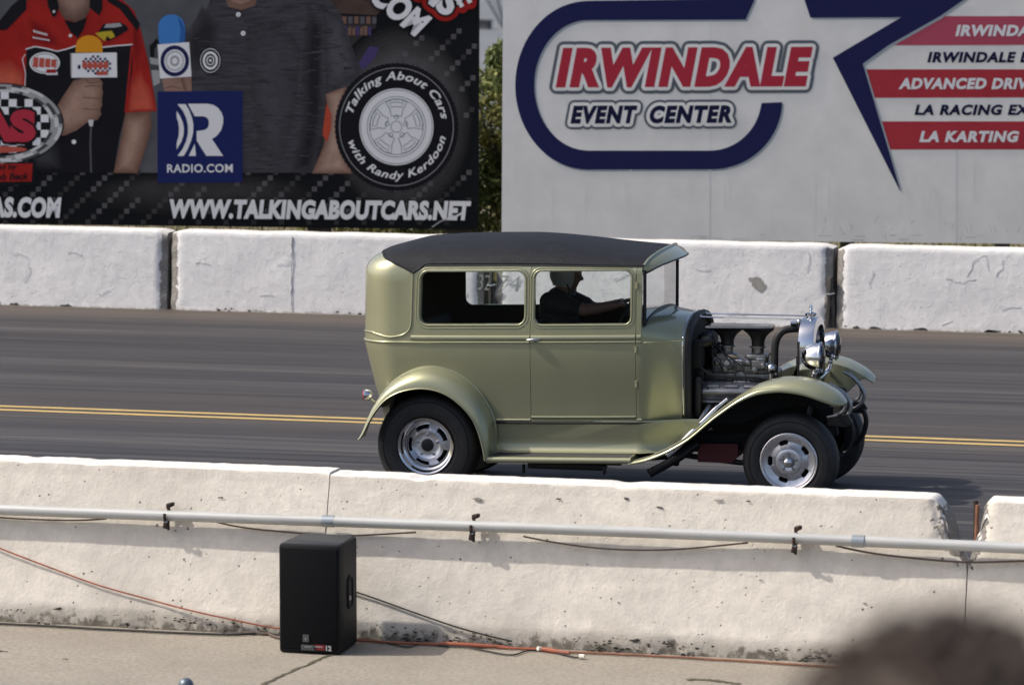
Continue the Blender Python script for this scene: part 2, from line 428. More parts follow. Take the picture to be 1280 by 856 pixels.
# ================================================================== BARRIERS
def near_barrier(x0, x1, label, broken_l, broken_r, seed, dz=0.):
    rnd = random.Random(seed)
    root = thing("concrete_barrier", label, "concrete barrier", ((x0 + x1) / 2, 21.85, 0), 0, "concrete barriers along the pavement")
    H = .915 + dz
    prof = [(21.58, 0.), (21.58, .05), (21.583, .10), (21.59, .125), (21.60, .15)]
    for k in range(1, 37): z = .15 + (H - .04 - .15) * k / 36; prof.append((21.60 + (z - .15) * .285, z))
    yt = prof[-1][0]
    prof[-1] = (yt, H - .024)
    prof += [(yt + .005, H - .009), (yt + .016, H - .001)]
    for k in range(1, 5): prof.append((yt + .016 + .18 * k / 4, H))
    yb = prof[-1][0]; prof += [(yb + .025, H - .012), (yb + .04, H - .05), (yb + .10, .4), (yb + .19, .13), (yb + .20, 0.)]
    n = max(8, int((x1 - x0) / .022)); rows = []
    for i in range(n + 1):
        x = x0 + (x1 - x0) * i / n; row = []
        for k, (y, z) in enumerate(prof):
            q = noise.noise(Vector((x * 2.1, z * 4, seed))) * .006 + noise.noise(Vector((x * 9, z * 12, seed))) * .0025
            dx = 0; dzz = 0
            edge = sstep(.55, 1., z / H)
            if 39 < k < 49:    # worn arris
                c = noise.noise(Vector((x * 5, 3, seed + 5))); dzz = -.012 * max(0, c - .22) * 2 + noise.noise(Vector((x * 16, 1, seed))) * .003
            e0 = x - x0; e1 = x1 - x
            for e, br, sg in ((e0, broken_l, 1), (e1, broken_r, -1)):
                if br and e < br:
                    t = 1 - e / br
                    dzz -= edge * (.15 * t ** 3.0 * br / .25) * (1 + .7 * noise.noise(Vector((x * 11, z * 9, seed + 9))))
                    dx += sg * edge * .42 * br * t
                    q += edge * .05 * t * (.6 + noise.noise(Vector((x * 14, z * 14, seed + 4))) + .4 * noise.noise(Vector((x * 40, z * 40, seed))))
            if z < .08 and k < 3:
                c = noise.noise(Vector((x * 4.5, 8, seed))); q += .035 * max(0, c)
            row.append((x + dx, y + q, max(0., z + dzz) if k > 0 else 0.))
        rows.append(row)
    b = MB(); b.use("barrier_cream_paint"); b.use("barrier_top_paint"); b.use("broken_concrete"); b.use("dark_crevice"); b.use("barrier_cream_paint"); b.grid(rows)
    for rw in (rows[0], rows[-1]): b.poly(rw)
    yf = lambda z: (21.60 + (z - .15) * .285 if z > .15 else 21.582) - .007
    for k in range(int((x1 - x0) * 3)):            # knocked-out chips
        x = rnd.uniform(x0 + .1, x1 - .1); z = rnd.choice((rnd.uniform(.70, .86), rnd.uniform(.80, .87), rnd.uniform(.03, .12), rnd.uniform(.2, .6)))
        r_ = rnd.uniform(.006, .016) * (1.6 if z < .13 or z > .8 else 1.); b.use("broken_concrete" if rnd.random() < .6 else "dark_crevice"); pts = []
        for j in range(11):
            a = 2 * math.pi * j / 11; rr = r_ * rnd.uniform(.35, 1.25); zz = max(.004, z + rr * math.sin(a) * .55); pts.append((x + rr * math.cos(a) * 1.6, yf(zz), zz))
        b.poly(pts)
    b.use("dark_crevice")                          # crumbled foot
    for k in range(int((x1 - x0) * 150)):
        x = rnd.uniform(x0 + .02, x1 - .02); zc = .003 + .085 * rnd.random() ** 1.8
        if noise.noise(Vector((x * 1.9, zc * 9, seed))) + .6 * noise.noise(Vector((x * 7, zc * 20, seed))) < -.02: continue
        r_ = rnd.uniform(.002, .011) * (1.2 - zc * 7); pts = []
        for j in range(8):
            a = 2 * math.pi * j / 8; rr = r_ * rnd.uniform(.4, 1.3); zz = max(.004, zc + rr * math.sin(a) * .8); pts.append((x + rr * math.cos(a) * 1.7, 21.571 - .008 * rnd.random(), zz))
        b.poly(pts)
    o = b.build("barrier_body", None, root, world=True); me = o.data
    for p in me.polygons:
        c = p.center
        if p.material_index == 0 and p.normal.z > .55 and c.z > .7: p.material_index = 1
        X = c.x + (x0 + x1) / 2
    at = me.attributes.new("worn", 'FLOAT', 'POINT')
    for p in me.vertices:
        X = p.co.x + (x0 + x1) / 2; wv = 0
        for e, br in ((X - x0, broken_l), (x1 - X, broken_r)):
            if br: wv = max(wv, (1 - e / (br * 1.15)) * sstep(.45, .72, p.co.z))
        at.data[p.index].value = max(0, wv)
    return root
near_barrier(-12.3, -6.829, "cream concrete barrier on the left, behind the orange cord running down it", 0, .0, 3, .012)
near_barrier(-6.824, -3.118, "cream concrete barrier with a broken upper right corner, behind the black loudspeaker", 0, .26, 8)
near_barrier(-3.112, .6, "short visible end of cream concrete barrier right of the rusty stake", .13, 0, 21, -.004)

def far_barrier(x0, x1, label, seed, number=None, patch=None, crackx=None):
    rnd = random.Random(seed); Y0 = 38.50
    root = thing("concrete_barrier", label, "concrete barrier", ((x0 + x1) / 2, Y0 + .25, 0), 0, "white concrete barriers across the track")
    H = .81
    prof = [(Y0 - .005, 0.), (Y0, .02)] + [(Y0 + .05 * k / 26, .02 + (H - .05) * k / 26) for k in range(1, 27)] + [(Y0 + .062, H - .01), (Y0 + .085, H)] + [(Y0 + .085 + .22 * k / 4, H) for k in range(1, 5)] + [(Y0 + .33, H - .03), (Y0 + .40, .3), (Y0 + .5, 0)]
    n = int((x1 - x0) / .03); rows = []
    for i in range(n + 1):
        x = x0 + (x1 - x0) * i / n; row = []
        e = min(x - x0, x1 - x)
        for k, (y, z) in enumerate(prof):
            q = noise.noise(Vector((x * 2.5, z * 3, seed))) * .006 + noise.noise(Vector((x * 10, z * 10, seed))) * .0015
            rag = max(0, .10 - e) / .10
            q += rag * .07 * (.6 + noise.noise(Vector((z * 6, seed, 1))))
            dzz = (noise.noise(Vector((x * 3, 5, seed))) * .008 - rag * .03 * (1 + noise.noise(Vector((x * 9, 2, seed))))) if z > .7 else 0
            if z < .05 and noise.noise(Vector((x * 2.2, 9, seed))) > .42: dzz += .022
            row.append((x, y + q, z + dzz))
        rows.append(row)
    b = MB()
    for m_ in ("barrier_white_paint", "broken_concrete", "barrier_top_paint", "pencil_grey", "dark_crevice"): b.use(m_)
    b.use("barrier_white_paint"); b.grid(rows); b.use("broken_concrete")
    for rw in (rows[0], rows[-1]): b.poly(rw)
    def yface(z): return Y0 + .05 * max(0, z - .02) / .76
    b.use("barrier_white_paint")                   # shallow lips of blistered paint
    for k in range(int((x1 - x0) * 7)):
        x = rnd.uniform(x0 + .12, x1 - .12); z = rnd.uniform(.05, .75); L_ = rnd.uniform(.02, .11); an = rnd.uniform(-.6, .6) + (math.pi / 2 if rnd.random() < .2 else 0); pts = []; m_ = 7
        for j in range(m_):
            t = j / (m_ - 1) - .5; px_ = x + L_ * t * math.cos(an) + rnd.uniform(-.006, .006); pz = min(.76, max(.03, z + L_ * t * math.sin(an) + rnd.uniform(-.008, .008))); pts.append((px_, yface(pz) + .002, pz))
        b.tube(pts, [.001] + [rnd.uniform(.0015, .004) for _ in range(m_ - 2)] + [.001], 6)
    b.use("pencil_grey")
    for k in range(int((x1 - x0) * 1.6)):
        x = rnd.uniform(x0 + .2, x1 - .2); z = rnd.uniform(.1, .6); pts = []; px_, pz = x, z; vert = rnd.random() < .35
        for j in range(8):
            pts.append((px_, yface(pz) - .005, pz)); px_ += rnd.uniform(-.02, .03) if vert else rnd.uniform(.005, .04); pz = max(.03, min(.74, pz + (rnd.uniform(.0, .05) if vert else rnd.uniform(-.018, .018))))
        b.tube(pts, .0018, 5)
    if crackx:
        pts = [(crackx + .02 * noise.noise(Vector((k * .9, seed, 0))), yface(.03 + .75 * k / 20) - .006, .03 + .75 * k / 20) for k in range(21)]
        b.tube(pts, [.003 + .006 * abs(noise.noise(Vector((k * .7, 4, 2)))) for k in range(21)], 6)
    b.use("dark_crevice")
    for k in range(int((x1 - x0) * .9) + 1):
        x = rnd.uniform(x0 + .15, x1 - .3); w_ = rnd.uniform(.03, .08); pts = [(x + w_ * math.cos(math.pi * j / 8), Y0 - .018, .005 + .028 * math.sin(math.pi * j / 8) * rnd.uniform(.6, 1.1)) for j in range(9)]; b.poly(pts)
    for k in range(int((x1 - x0) * 14)):
        x = rnd.uniform(x0 + .05, x1 - .1); r_ = rnd.uniform(.004, .014); zc = rnd.uniform(.004, .03)
        if noise.noise(Vector((x * 1.5, 2, seed))) < .05: continue
        b.poly([(x + r_ * rnd.uniform(.5, 1.2) * 1.6 * math.cos(2 * math.pi * j / 7), Y0 - .016, max(.004, zc + r_ * rnd.uniform(.5, 1.2) * math.sin(2 * math.pi * j / 7))) for j in range(7)])
    o = b.build("barrier_body", None, root, world=True)
    for p in o.data.polygons:
        if p.normal.z > .55 and p.center.z > .7 and p.material_index == 0: p.material_index = 2
    at = o.data.attributes.new("worn", 'FLOAT', 'POINT')
    for p in o.data.vertices:
        X = p.co.x + (x0 + x1) / 2; at.data[p.index].value = max(0, 1 - min(X - x0, x1 - X) / .11)
    if patch:
        pm = MB(); loop = spline([(u, v, 0) for u, v in patch], 5, True); pts = [on_y(p.x + rnd.gauss(0, .7), p.y + rnd.gauss(0, .7), Y0 + .018) for p in loop]; pm.poly(pts); pm.build("bare_patch", "bare_grey_patch", root, world=True, smooth=0)
    return root
fx = [-22., -13.80, -13.75, -10.44, -10.31, -6.90, -6.85, 1.]
FB = [far_barrier(fx[0], fx[1], "white far barrier on the left below the black billboard", 31),
      far_barrier(fx[2], fx[3], "white far barrier with a vertical crack, left of and behind the rear of the car", 47, crackx=-12.45),
      far_barrier(fx[4], fx[5], "white far barrier with a bare grey patch, behind the car cabin and engine", 53, patch=[(936, 348), (950, 347), (953, 352), (958, 358), (953, 365), (944, 361), (939, 355)]),
      far_barrier(fx[6], fx[7], "white far barrier at the right edge below the white signboard", 64)]
# the gaps: dark stakes wedged in the joints
for (u0, u1, v0, v1, lab) in ((1031, 1042, 370, 412, "dark split timber stake in the far barrier joint behind the chrome headlights"), (609, 618, 335, 388, "grey timber stake in the far barrier joint seen through the car window")):
    x0, x1 = on_y(u0, 400, 38.5).x, on_y(u1, 400, 38.5).x
    b = MB(); b.box(((x0 * .6 + x1 * .4), 38.53, .25), ((x1 - x0) * .42, .06, .5), Matrix.Rotation(.04, 3, 'Y'), .006); b.box(((x0 * .25 + x1 * .75) + .012, 38.54, .19), ((x1 - x0) * .36, .05, .38), Matrix.Rotation(-.05, 3, 'Y'), .006)
    t = thing("timber_stake", lab, "stake", ((x0 + x1) / 2, 38.53, 0))
    b.build("stake_boards", "old_timber", t, world=True)
    b = MB(); b.tube([(x0, 38.49, .34), ((x0 + x1) / 2, 38.485, .335), (x1 + .01, 38.49, .345)], .006, 6); b.build("wire_tie", "coupling_steel", t, world=True)
for u0, v0, pts in ((0, 0, None),):
    b = MB()
    x = on_y(1218, 640, 21.80).x
    b.use("rusty_steel")
    b.tube([(x, 21.86, 0), (x, 21.86, .85), (x - .002, 21.86, .90)], .014, 10)
    b.use("rust_orange"); b.tube([(x - .012, 21.84, .0), (x + .012, 21.84, .88)], .012, 8)
    tag(b.build("rusty_stake", None), "rusty steel stake standing in the gap between two cream barriers", "stake")

# handwriting on the far wall
def text_geo(body, bold=0., shear=0., offs=(0.,), spacing=1., align=None):
    """flat text as [(verts2d, faces)] per extra offset, normalised to the first one's box"""
    out = []
    dg = None
    for of in offs:
        cu = bpy.data.curves.new("lettering_tmp", 'FONT'); cu.body = body; cu.shear = shear; cu.offset = bold + of; cu.space_character = spacing; cu.resolution_u = 4
        o = bpy.data.objects.new("lettering_tmp", cu); C.objects.link(o)
        dg = bpy.context.evaluated_depsgraph_get(); dg.update()
        me = bpy.data.meshes.new_from_object(o.evaluated_get(dg))
        out.append(([(p.co.x, p.co.y) for p in me.vertices], [tuple(p.vertices) for p in me.polygons]))
        bpy.data.objects.remove(o); bpy.data.curves.remove(cu); bpy.data.meshes.remove(me)
    V = out[0][0]; x0 = min(p[0] for p in V); x1 = max(p[0] for p in V); y0 = min(p[1] for p in V); y1 = max(p[1] for p in V)
    res = []
    for V, F in out:
        # island index per vertex, so that overlapping glyphs never share a plane
        par = list(range(len(V)))
        def fd(a):
            while par[a] != a: par[a] = par[par[a]]; a = par[a]
            return a
        for f in F:
            for k in f[1:]: par[fd(k)] = fd(f[0])
        ids = {}
        isl = [ids.setdefault(fd(k), len(ids)) for k in range(len(V))]
        res.append(([((p[0] - x0) / (x1 - x0), (p[1] - y0) / (y1 - y0)) for p in V], F, isl))
    return res

# ================================================================== SIGNBOARDS
class Sign:
    def __init__(s, name, label, p0, deg):
        s.p0 = Vector(p0); d = R(deg); s.a = Vector((math.cos(d), math.sin(d), 0)); s.n = Vector((math.sin(d), -math.cos(d), 0))
        s.root = thing(name, label, "billboard", (s.p0.x, s.p0.y, 0), d)
    def P(s, u, v, k=0.): return on_plane(u, v, s.p0, s.n) + s.n * (.003 + .0010 * k)
    def poly(s, b, m, pts, k): b.use("print_" + m); return b.poly([s.P(u, v, k) for u, v in pts])
    def soft(s, b, c0, c1, outer, inner, k, n=7):
        """printed tone running smoothly from the outer outline to the inner one (same point count)"""
        for j in range(n + 1):
            f = j / n; c = tuple(x + (y - x) * f for x, y in zip(c0, c1))
            s.poly(b, print_rgb(c), [(a[0] + (d[0] - a[0]) * f, a[1] + (d[1] - a[1]) * f) for a, d in zip(outer, inner)], k + .08 * j)
    def line(s, b, m, pts, w_, k, closed=False):
        b.use("print_" + m); Q = [Vector((u, v, 0)) for u, v in pts]; N = len(Q); L_ = []; R_ = []
        for i in range(N):
            a = Q[(i - 1) % N] if closed or i else Q[i]; c = Q[(i + 1) % N] if closed or i < N - 1 else Q[i]
            t = (c - a).normalized(); nn = Vector((-t.y, t.x, 0)) * w_ / 2
            L_.append(s.P(*(Q[i] + nn)[:2], k)); R_.append(s.P(*(Q[i] - nn)[:2], k))
        if closed: L_.append(L_[0]); R_.append(R_[0])
        return b.grid([L_, R_])
    def ell(s, cx, cy, rx, ry, n=40, a0=0., a1=360.):
        return [(cx + rx * math.cos(R(a0 + (a1 - a0) * i / n)), cy + ry * math.sin(R(a0 + (a1 - a0) * i / n))) for i in range(n if a1 - a0 == 360 else n + 1)]
    def ring(s, b, m, cx, cy, rx, ry, rx2, ry2, k, n=64):
        b.use("print_" + m); f = lambda ax, ay: [s.P(cx + ax * math.cos(2 * math.pi * i / n), cy + ay * math.sin(2 * math.pi * i / n), k) for i in range(n + 1)]
        b.grid([f(rx, ry), f(rx2, ry2)])
    def text(s, name, body, quad, layers, bold=.0, shear=0., spacing=1., k=3., b=None):
        """quad: bottom-left, bottom-right, up vector in photo pixels; layers: (material, extra outline), outermost first"""
        (bl, br, up) = quad; own = b is None
        if own: b = MB()
        V, F, isl = text_geo(body, bold, shear, [0.], spacing)[0]
        for j, (m, grow_) in enumerate(layers):       # grow_: outline width in photo pixels, made of copies shifted round a circle
            b.use("print_" + m); N = 20 if grow_ else 1
            for c in range(N):
                du, dv = (grow_ * math.cos(2 * math.pi * c / N), grow_ * math.sin(2 * math.pi * c / N)) if grow_ else (0, 0)
                b.add([s.P(du + bl[0] + (br[0] - bl[0]) * x + up[0] * y, dv + bl[1] + (br[1] - bl[1]) * x + up[1] * y, k + j * 1.6 + .05 * (i % 4) + .06 * c) for (x, y), i in zip(V, isl)], F)
        if own: return b.build(name, None, s.root, smooth=0, world=True, recalc=False)
    def arctext(s, b, body, cx, cy, r0, r1, ry, deg0, deg1, m, bold, shear, k, under=False):
        """text bent round a circle between two screen angles (degrees, 0 = right, 90 = up)"""
        (V, F, isl) = text_geo(body, bold, shear, [0.], 1.08)[0]; b.use("print_" + m); pts = []
        for (x, y), i in zip(V, isl):
            an = R(deg0 + (deg1 - deg0) * x); rr = (r1 + (r0 - r1) * y) if under else (r0 + (r1 - r0) * y)
            pts.append(s.P(cx + rr * math.cos(an), cy - rr * ry * math.sin(an), k + .05 * (i % 4)))
        b.add(pts, F)
    def slab(s, b, m, pts, thick=.06):
        b.use(m); b.prism([on_plane(u, v, s.p0, s.n) + s.n * .001 for u, v in pts], -s.n * thick)

# ---------------- left: black billboard with the two presenters
S = Sign("billboard", "black printed billboard with two men holding microphones", (-11.568, 42.5, 0), 12)
b = MB(); S.slab(b, "print_black", [(-92, 279.0), (598, 287), (599.5, -52), (-92, -52)]); b.build("panel", None, S.root, world=True, smooth=0)
# steel posts below and behind the panel
b = MB()
for u in (112 - 150, 398, 572):
    p = on_plane(u, 286, S.p0, S.n); p = p - S.n * .13
    b.box((p.x, p.y, 1.5), (.26 if u > 300 else .2, .10, 3.0), Matrix.Rotation(R(12), 3, 'Z'))
b.build("post", "sign_post_steel", S.root, world=True)
pb = MB()
# backdrop of the printed photograph, then the woven carbon pattern
S.poly(pb, "bg", [(-55, 216), (196, 216), (236, 216), (236, 0), (236, -12), (-55, -12)], 0)
S.poly(pb, "bgdark", [(236, 216), (392, 216), (470, 216), (470, -12), (236, -12)], 0)
S.poly(pb, "bg", [(236, 60), (262, 4), (266, -12), (236, -12)], .5)
S.soft(pb, (.010, .011, .013), (.105, .10, .103), S.ell(500, 150, 92, 122, 40), S.ell(500, 150, 60, 72, 40), .2, 9)
S.soft(pb, (.010, .011, .013), (.050, .046, .048), S.ell(250, 244, 150, 30, 40), S.ell(250, 236, 70, 8, 40), .2, 7)
S.poly(pb, "brown", [(398, -12), (462, -12), (480, 10), (470, 20), (424, 18)], .6)
S.poly(pb, "shirtblack", [(424, 17), (478, 20), (478, 22), (424, 20)], .8)
for k in range(6): S.poly(pb, "bg" if k % 2 else "skinsh", [(428 + 7.5 * k, 21), (433 + 7.5 * k, 21), (433 + 7.5 * k, 30), (428 + 7.5 * k, 30)], .8)
for k in range(7): S.poly(pb, "skinsh" if k % 3 else "purple", [(430 + 5 * k, 33 + (k * 7) % 5), (434 + 5 * k, 33), (434 + 5 * k, 45), (430 + 5 * k, 44)], .8)
S.poly(pb, "purple", [(448, 80), (462, 58), (474, 60), (468, 74), (454, 88)], .7)
for row in range(-6, 26):
    for j in range(0, 10):
        u = 38 + 34.5 * row + 6.9 * j - 0; v = 281 - 6.9 * j
        if not (0 < u < 590) or v < 218: continue
        if 196 < u < 304 and v < 231: continue
        g = .5 + .5 * math.sin(row * 2.3 + j * .7)
        S.poly(pb, "carbon" if g > .35 and j > 1 else "carbon2", [(u, v), (u + 6.3, v), (u + 6.3, v - 6.3), (u, v - 6.3)], .9)
for row in range(0, 5):
    for j in range(0, 14):
        u = 455 + 26 * row + 6.9 * j; v = 120 - 6.9 * j + row * 12
        if u > 592 or v < 4 or (u - 495.6) ** 2 + (v - 158.5) ** 2 < 84 ** 2 or (u < 545 and v < 50): continue
        S.poly(pb, "carbon" if (j + row) % 4 else "carbon2", [(u, v), (u + 6.3, v), (u + 6.3, v - 6.3), (u, v - 6.3)], .9)
# first man: red and black work shirt
S.poly(pb, "red", [(-55, 44), (0, 36), (30, 10), (40, -12), (140, -12), (168, 14), (176, 38), (186, 80), (196, 139), (157, 141), (150, 120), (33, 120), (32, 113), (0, 108), (-55, 110)], 1)
S.soft(pb, (.40, .022, .018), (.60, .12, .07), [(-40, 110), (0, 108), (32, 113), (31, 88), (14, 70), (-6, 74), (-40, 84)], [(-30, 106), (0, 105), (26, 108), (25, 99), (12, 94), (-4, 96), (-30, 100)], 1.2)
S.soft(pb, (.40, .022, .018), (.58, .10, .06), [(157, 141), (196, 139), (191, 112), (176, 84), (163, 96)], [(166, 136), (188, 135), (184, 120), (176, 108), (168, 116)], 1.2)
S.soft(pb, (.40, .022, .018), (.25, .012, .012), [(166, 20), (176, 38), (182, 66), (172, 96), (165, 58)], [(168, 34), (171, 42), (173, 58), (169, 74), (168, 56)], 1.2)
S.soft(pb, (.40, .022, .018), (.24, .012, .012), [(34, 20), (60, 30), (84, 60), (60, 60), (36, 56)], [(44, 34), (56, 38), (66, 52), (56, 53), (46, 48)], 1.2)
S.soft(pb, (.012, .012, .016), (.055, .056, .062), [(36, 108), (70, 118), (80, 214), (40, 214), (34, 160)], [(46, 150), (58, 156), (62, 200), (50, 200), (46, 176)], 2.1)
S.poly(pb, "shirtblack", [(33, 61), (44, 58), (60, 62), (74, 64), (94, 58), (120, 60), (166, 56), (165, 90), (157, 141), (150, 168), (142, 216), (36, 216), (32, 113)], 2)
S.poly(pb, "shirtblack", [(-40, 38), (8, 38), (18, 28), (33, 12), (33, -8), (14, 8), (0, 26), (-40, 32)], 2)
S.poly(pb, "shirtblack", [(137, -6), (160, 8), (175, 30), (172, 40), (150, 12), (134, 2)], 2)
S.line(pb, "white", [(32, 62), (44, 58.5), (58, 61), (72, 64.5), (84, 61.5), (96, 57.5)], 1.4, 2.6)
S.line(pb, "white", [(128, 59.5), (146, 57.5), (166, 56)], 1.4, 2.6)
S.line(pb, "white", [(32, 68), (28, 74), (32, 92), (31, 112)], .9, 2.4)
S.soft(pb, (.15, .085, .065), (.33, .21, .165), [(66, -12), (116, -12), (112, 14), (106, 24), (94, 28), (80, 24), (72, 10)], [(80, -8), (106, -8), (104, 4), (98, 8), (92, 10), (88, 8), (82, 2)], 1.8)
S.poly(pb, "shirtblack", [(80, 25), (94, 28.5), (109, 22), (104, 38), (97, 48), (88, 40)], 2.4)
S.poly(pb, "shirtblack", [(57, -12), (70, -8), (74, 10), (70, 20), (66, 22), (60, 8)], 2.6)
S.poly(pb, "shirtblack", [(113, -10), (128, -12), (128, 12), (124, 20), (112, 10)], 2.6)
for cx, cy, r_ in ((88, 45, 2.), (67.5, 15, 1.6), (92.5, 177.5, 2.8)): S.poly(pb, "white", S.ell(cx, cy, r_, r_, 12), 3)
S.soft(pb, (.20, .105, .075), (.43, .275, .205), [(157, 141), (188, 140), (190, 158), (182, 186), (172, 216.5), (142, 216.5), (150, 180)], [(166, 156), (172, 154), (173, 162), (168, 184), (160, 206), (154, 206), (160, 182)], 2.2)
S.line(pb, "red", [(165, 58), (161, 100), (157, 141)], 2.4, 2.8)
# hand closed round the microphone
S.soft(pb, (.24, .135, .10), (.42, .265, .20), [(66, 142), (78, 122), (92, 101), (108, 97), (124, 98), (129, 104), (127, 109), (129, 116), (127, 124), (128, 132), (125, 137), (127, 143), (122, 150), (108, 154), (96, 163), (80, 170), (70, 168)], [(80, 142), (88, 130), (96, 116), (106, 108), (114, 106), (118, 108), (117, 110), (118, 116), (116, 122), (116, 128), (114, 132), (114, 137), (110, 142), (104, 146), (96, 150), (88, 154), (82, 154)], 2.9)
for pts in ([(106, 109), (116, 107), (128, 109)], [(104, 122), (116, 123), (128, 124)], [(104, 136), (114, 137), (126, 137)], [(106, 99), (112, 104), (124, 103)]): S.line(pb, "skinsh", pts, 1.7, 3.5)
S.poly(pb, "chromelt", [(110, 150), (117, 150), (116, 158), (112, 158)], 3)
S.line(pb, "carbon", [(114, 158), (113, 180), (114, 216)], 2.2, 2.7)
S.poly(pb, "orange", [(94.5, 66)] + S.ell(111.5, 58, 16.5, 13.5, 20, 180, 360) + [(128.5, 66)], 3.2)
S.poly(pb, "white", [(90, 67), (146, 66), (146.5, 97), (90, 97.5)], 3.6); S.poly(pb, "chrome", [(88, 66.5), (90, 67), (90, 97.5), (88.5, 96)], 3.6)
S.poly(pb, "white", S.ell(121, 81.5, 18, 11.5, 30), 3.9)
for i in range(-6, 6):
    for j in range(-4, 4):
        cx, cy = 122.5 + i * 3, 83 + j * 3
        if (i + j) % 2 == 0 and ((cx - 121) / 19) ** 2 + ((cy - 81.5) / 12.) ** 2 < .9: S.poly(pb, "navyink", [(cx - 1.5, cy - 1.5), (cx + 1.5, cy - 1.5), (cx + 1.5, cy + 1.5), (cx - 1.5, cy + 1.5)], 4.2)
for k in range(5): S.poly(pb, "patchred", S.ell(106 + 6.6 * k, 81.5 + .5 * (k % 2), 3.4, 5.2, 8), 4.6)
S.poly(pb, "patchred", [(121, 90), (135, 89), (135, 94), (121, 94.5)], 4.8)
S.poly(pb, "navyink", S.ell(99, 84, 2, 3, 8), 4.8)
# embroidered patches
S.poly(pb, "white", S.ell(56, 79, 19, 13.5, 30), 3); S.poly(pb, "white", [(56, 90), (72, 90), (72, 94), (58, 94)], 3)
for k in range(4): S.poly(pb, "patchred", [(42 + 7.5 * k, 72 + k * .8), (48.5 + 7.5 * k, 72 + k * .8), (47.5 + 7.5 * k, 85), (41 + 7.5 * k, 84)], 3.6)
S.line(pb, "chrome", S.ell(56, 79, 16.5, 11.5, 30), 1.2, 3.5, True); S.poly(pb, "red", [(58, 87), (70, 87), (70, 91.5), (58, 91.5)], 4)
for k in range(6): S.line(pb, "white", [(42 + 3 * k, 38 + .8 * k), (44 + 3 * k, 41 + .8 * k)], 1.5, 3)
for k in range(6): S.line(pb, "white", [(41 + 3.6 * k, 46.5 + .6 * k), (44 + 3.6 * k, 48.5 + .6 * k)], 1.3, 3)
S.poly(pb, "shirtblack", [(122, 42), (129, 31), (150, 28), (159, 33), (160, 38), (150, 44), (136, 52)], 3); S.poly(pb, "chrome", [(130, 35), (133, 30.5), (150, 29), (153, 33), (142, 35)], 3.4)
S.poly(pb, "yellow", [(119, 42), (128, 40), (140, 39), (144, 46), (138, 49), (134, 45), (131, 52), (126, 48)], 3.6)
# second man: grey polo
S.poly(pb, "polo", [(228, 48), (240, 30), (262, 6), (276, -12), (404, -12), (426, 18), (440, 58), (452, 96), (434, 108), (407, 118), (405, 150), (398, 186), (391, 216), (303, 216), (236, 216), (236, 114), (238, 100)], 1)
S.soft(pb, (.058, .056, .064), (.022, .021, .026), [(384, 0), (404, 30), (404, 100), (404, 150), (392, 216), (362, 216), (378, 150), (376, 90), (380, 40)], [(394, 30), (399, 50), (397, 100), (395, 150), (384, 205), (378, 205), (388, 150), (388, 95), (390, 50)], 1.2)
S.soft(pb, (.058, .056, .064), (.028, .027, .032), [(252, 8), (276, 30), (270, 66), (246, 92), (234, 82), (234, 50)], [(258, 28), (264, 38), (260, 56), (248, 70), (242, 66), (244, 48)], 1.2)
S.soft(pb, (.055, .053, .061), (.072, .070, .080), [(310, 30), (352, 24), (376, 60), (370, 130), (356, 196), (326, 206), (316, 130), (308, 70)], [(334, 70), (346, 68), (352, 84), (350, 130), (342, 166), (336, 170), (332, 130), (330, 88)], 1.1)
S.soft(pb, (.055, .053, .061), (.095, .092, .105), [(404, 10), (424, 20), (440, 60), (448, 94), (430, 106), (408, 110)], [(416, 40), (422, 44), (430, 66), (434, 84), (426, 90), (418, 90)], 1.1)
rnd = random.Random(17)
for k in range(520):                              # heathered yarn of the printed polo
    u, v = rnd.uniform(240, 442), rnd.uniform(0, 212)
    if (u < 306 and v > 98) or u > 404 + v * .40 or (v > 112 and u > 398) or (v < 44 and u < 276): continue
    l_ = rnd.uniform(4, 18); S.line(pb, "pololt" if rnd.random() < .5 else "polosh", [(u, v), (u + l_ / 2, v + rnd.uniform(-.8, .8)), (min(u + l_, 404 + v * .3), v + rnd.uniform(-1.5, 1.5))], rnd.uniform(.5, 1.3), 1.85)
S.poly(pb, "skinsh", [(277, -12), (326, -12), (318, 8), (302, 13), (286, 9)], 2); S.poly(pb, "skin", [(284, -12), (318, -12), (312, 2), (301, 6), (290, 2)], 2.3)
for cx, cy in ((298, 18.5), (304, 42)): S.poly(pb, "white", S.ell(cx, cy, 3, 3, 14), 2.6); S.poly(pb, "chrome", S.ell(cx, cy, 1, 1, 8), 2.9)
S.soft(pb, (.24, .135, .10), (.46, .31, .24), [(433, 108), (407, 118), (411, 150), (404, 184), (390, 217), (440, 217), (430, 190), (428, 150)], [(424, 118), (417, 122), (420, 150), (415, 184), (408, 208), (424, 208), (422, 188), (421, 150)], 1.8)
S.poly(pb, "redlight", [(408, 130), (414, 142), (414, 160), (409, 178), (403, 168)], 2.4)
S.poly(pb, "shirtblack", S.ell(263, 76, 14, 17, 30), 2.4); S.ring(pb, "white", 263, 76, 12.5, 15.2, 11.8, 14.3, 2.7, 30); S.ring(pb, "white", 263, 76, 9.5, 11.5, 6.8, 8.4, 2.7, 5 * 4)
S.ring(pb, "white", 263, 76, 5., 6., 3.6, 4.6, 2.7, 20); S.poly(pb, "white", S.ell(263, 76, 1.7, 2, 10), 2.7)
S.poly(pb, "shirtblack", [(187, 58), (196, 48), (200, 54), (193, 62), (193, 72), (188, 72)], 2.4)
S.poly(pb, "chrome", [(187, 72), (198, 74), (200, 104), (192, 108)], 2.4); S.poly(pb, "chromedk", [(187, 80), (199, 82), (199, 88), (189, 88)], 2.7)
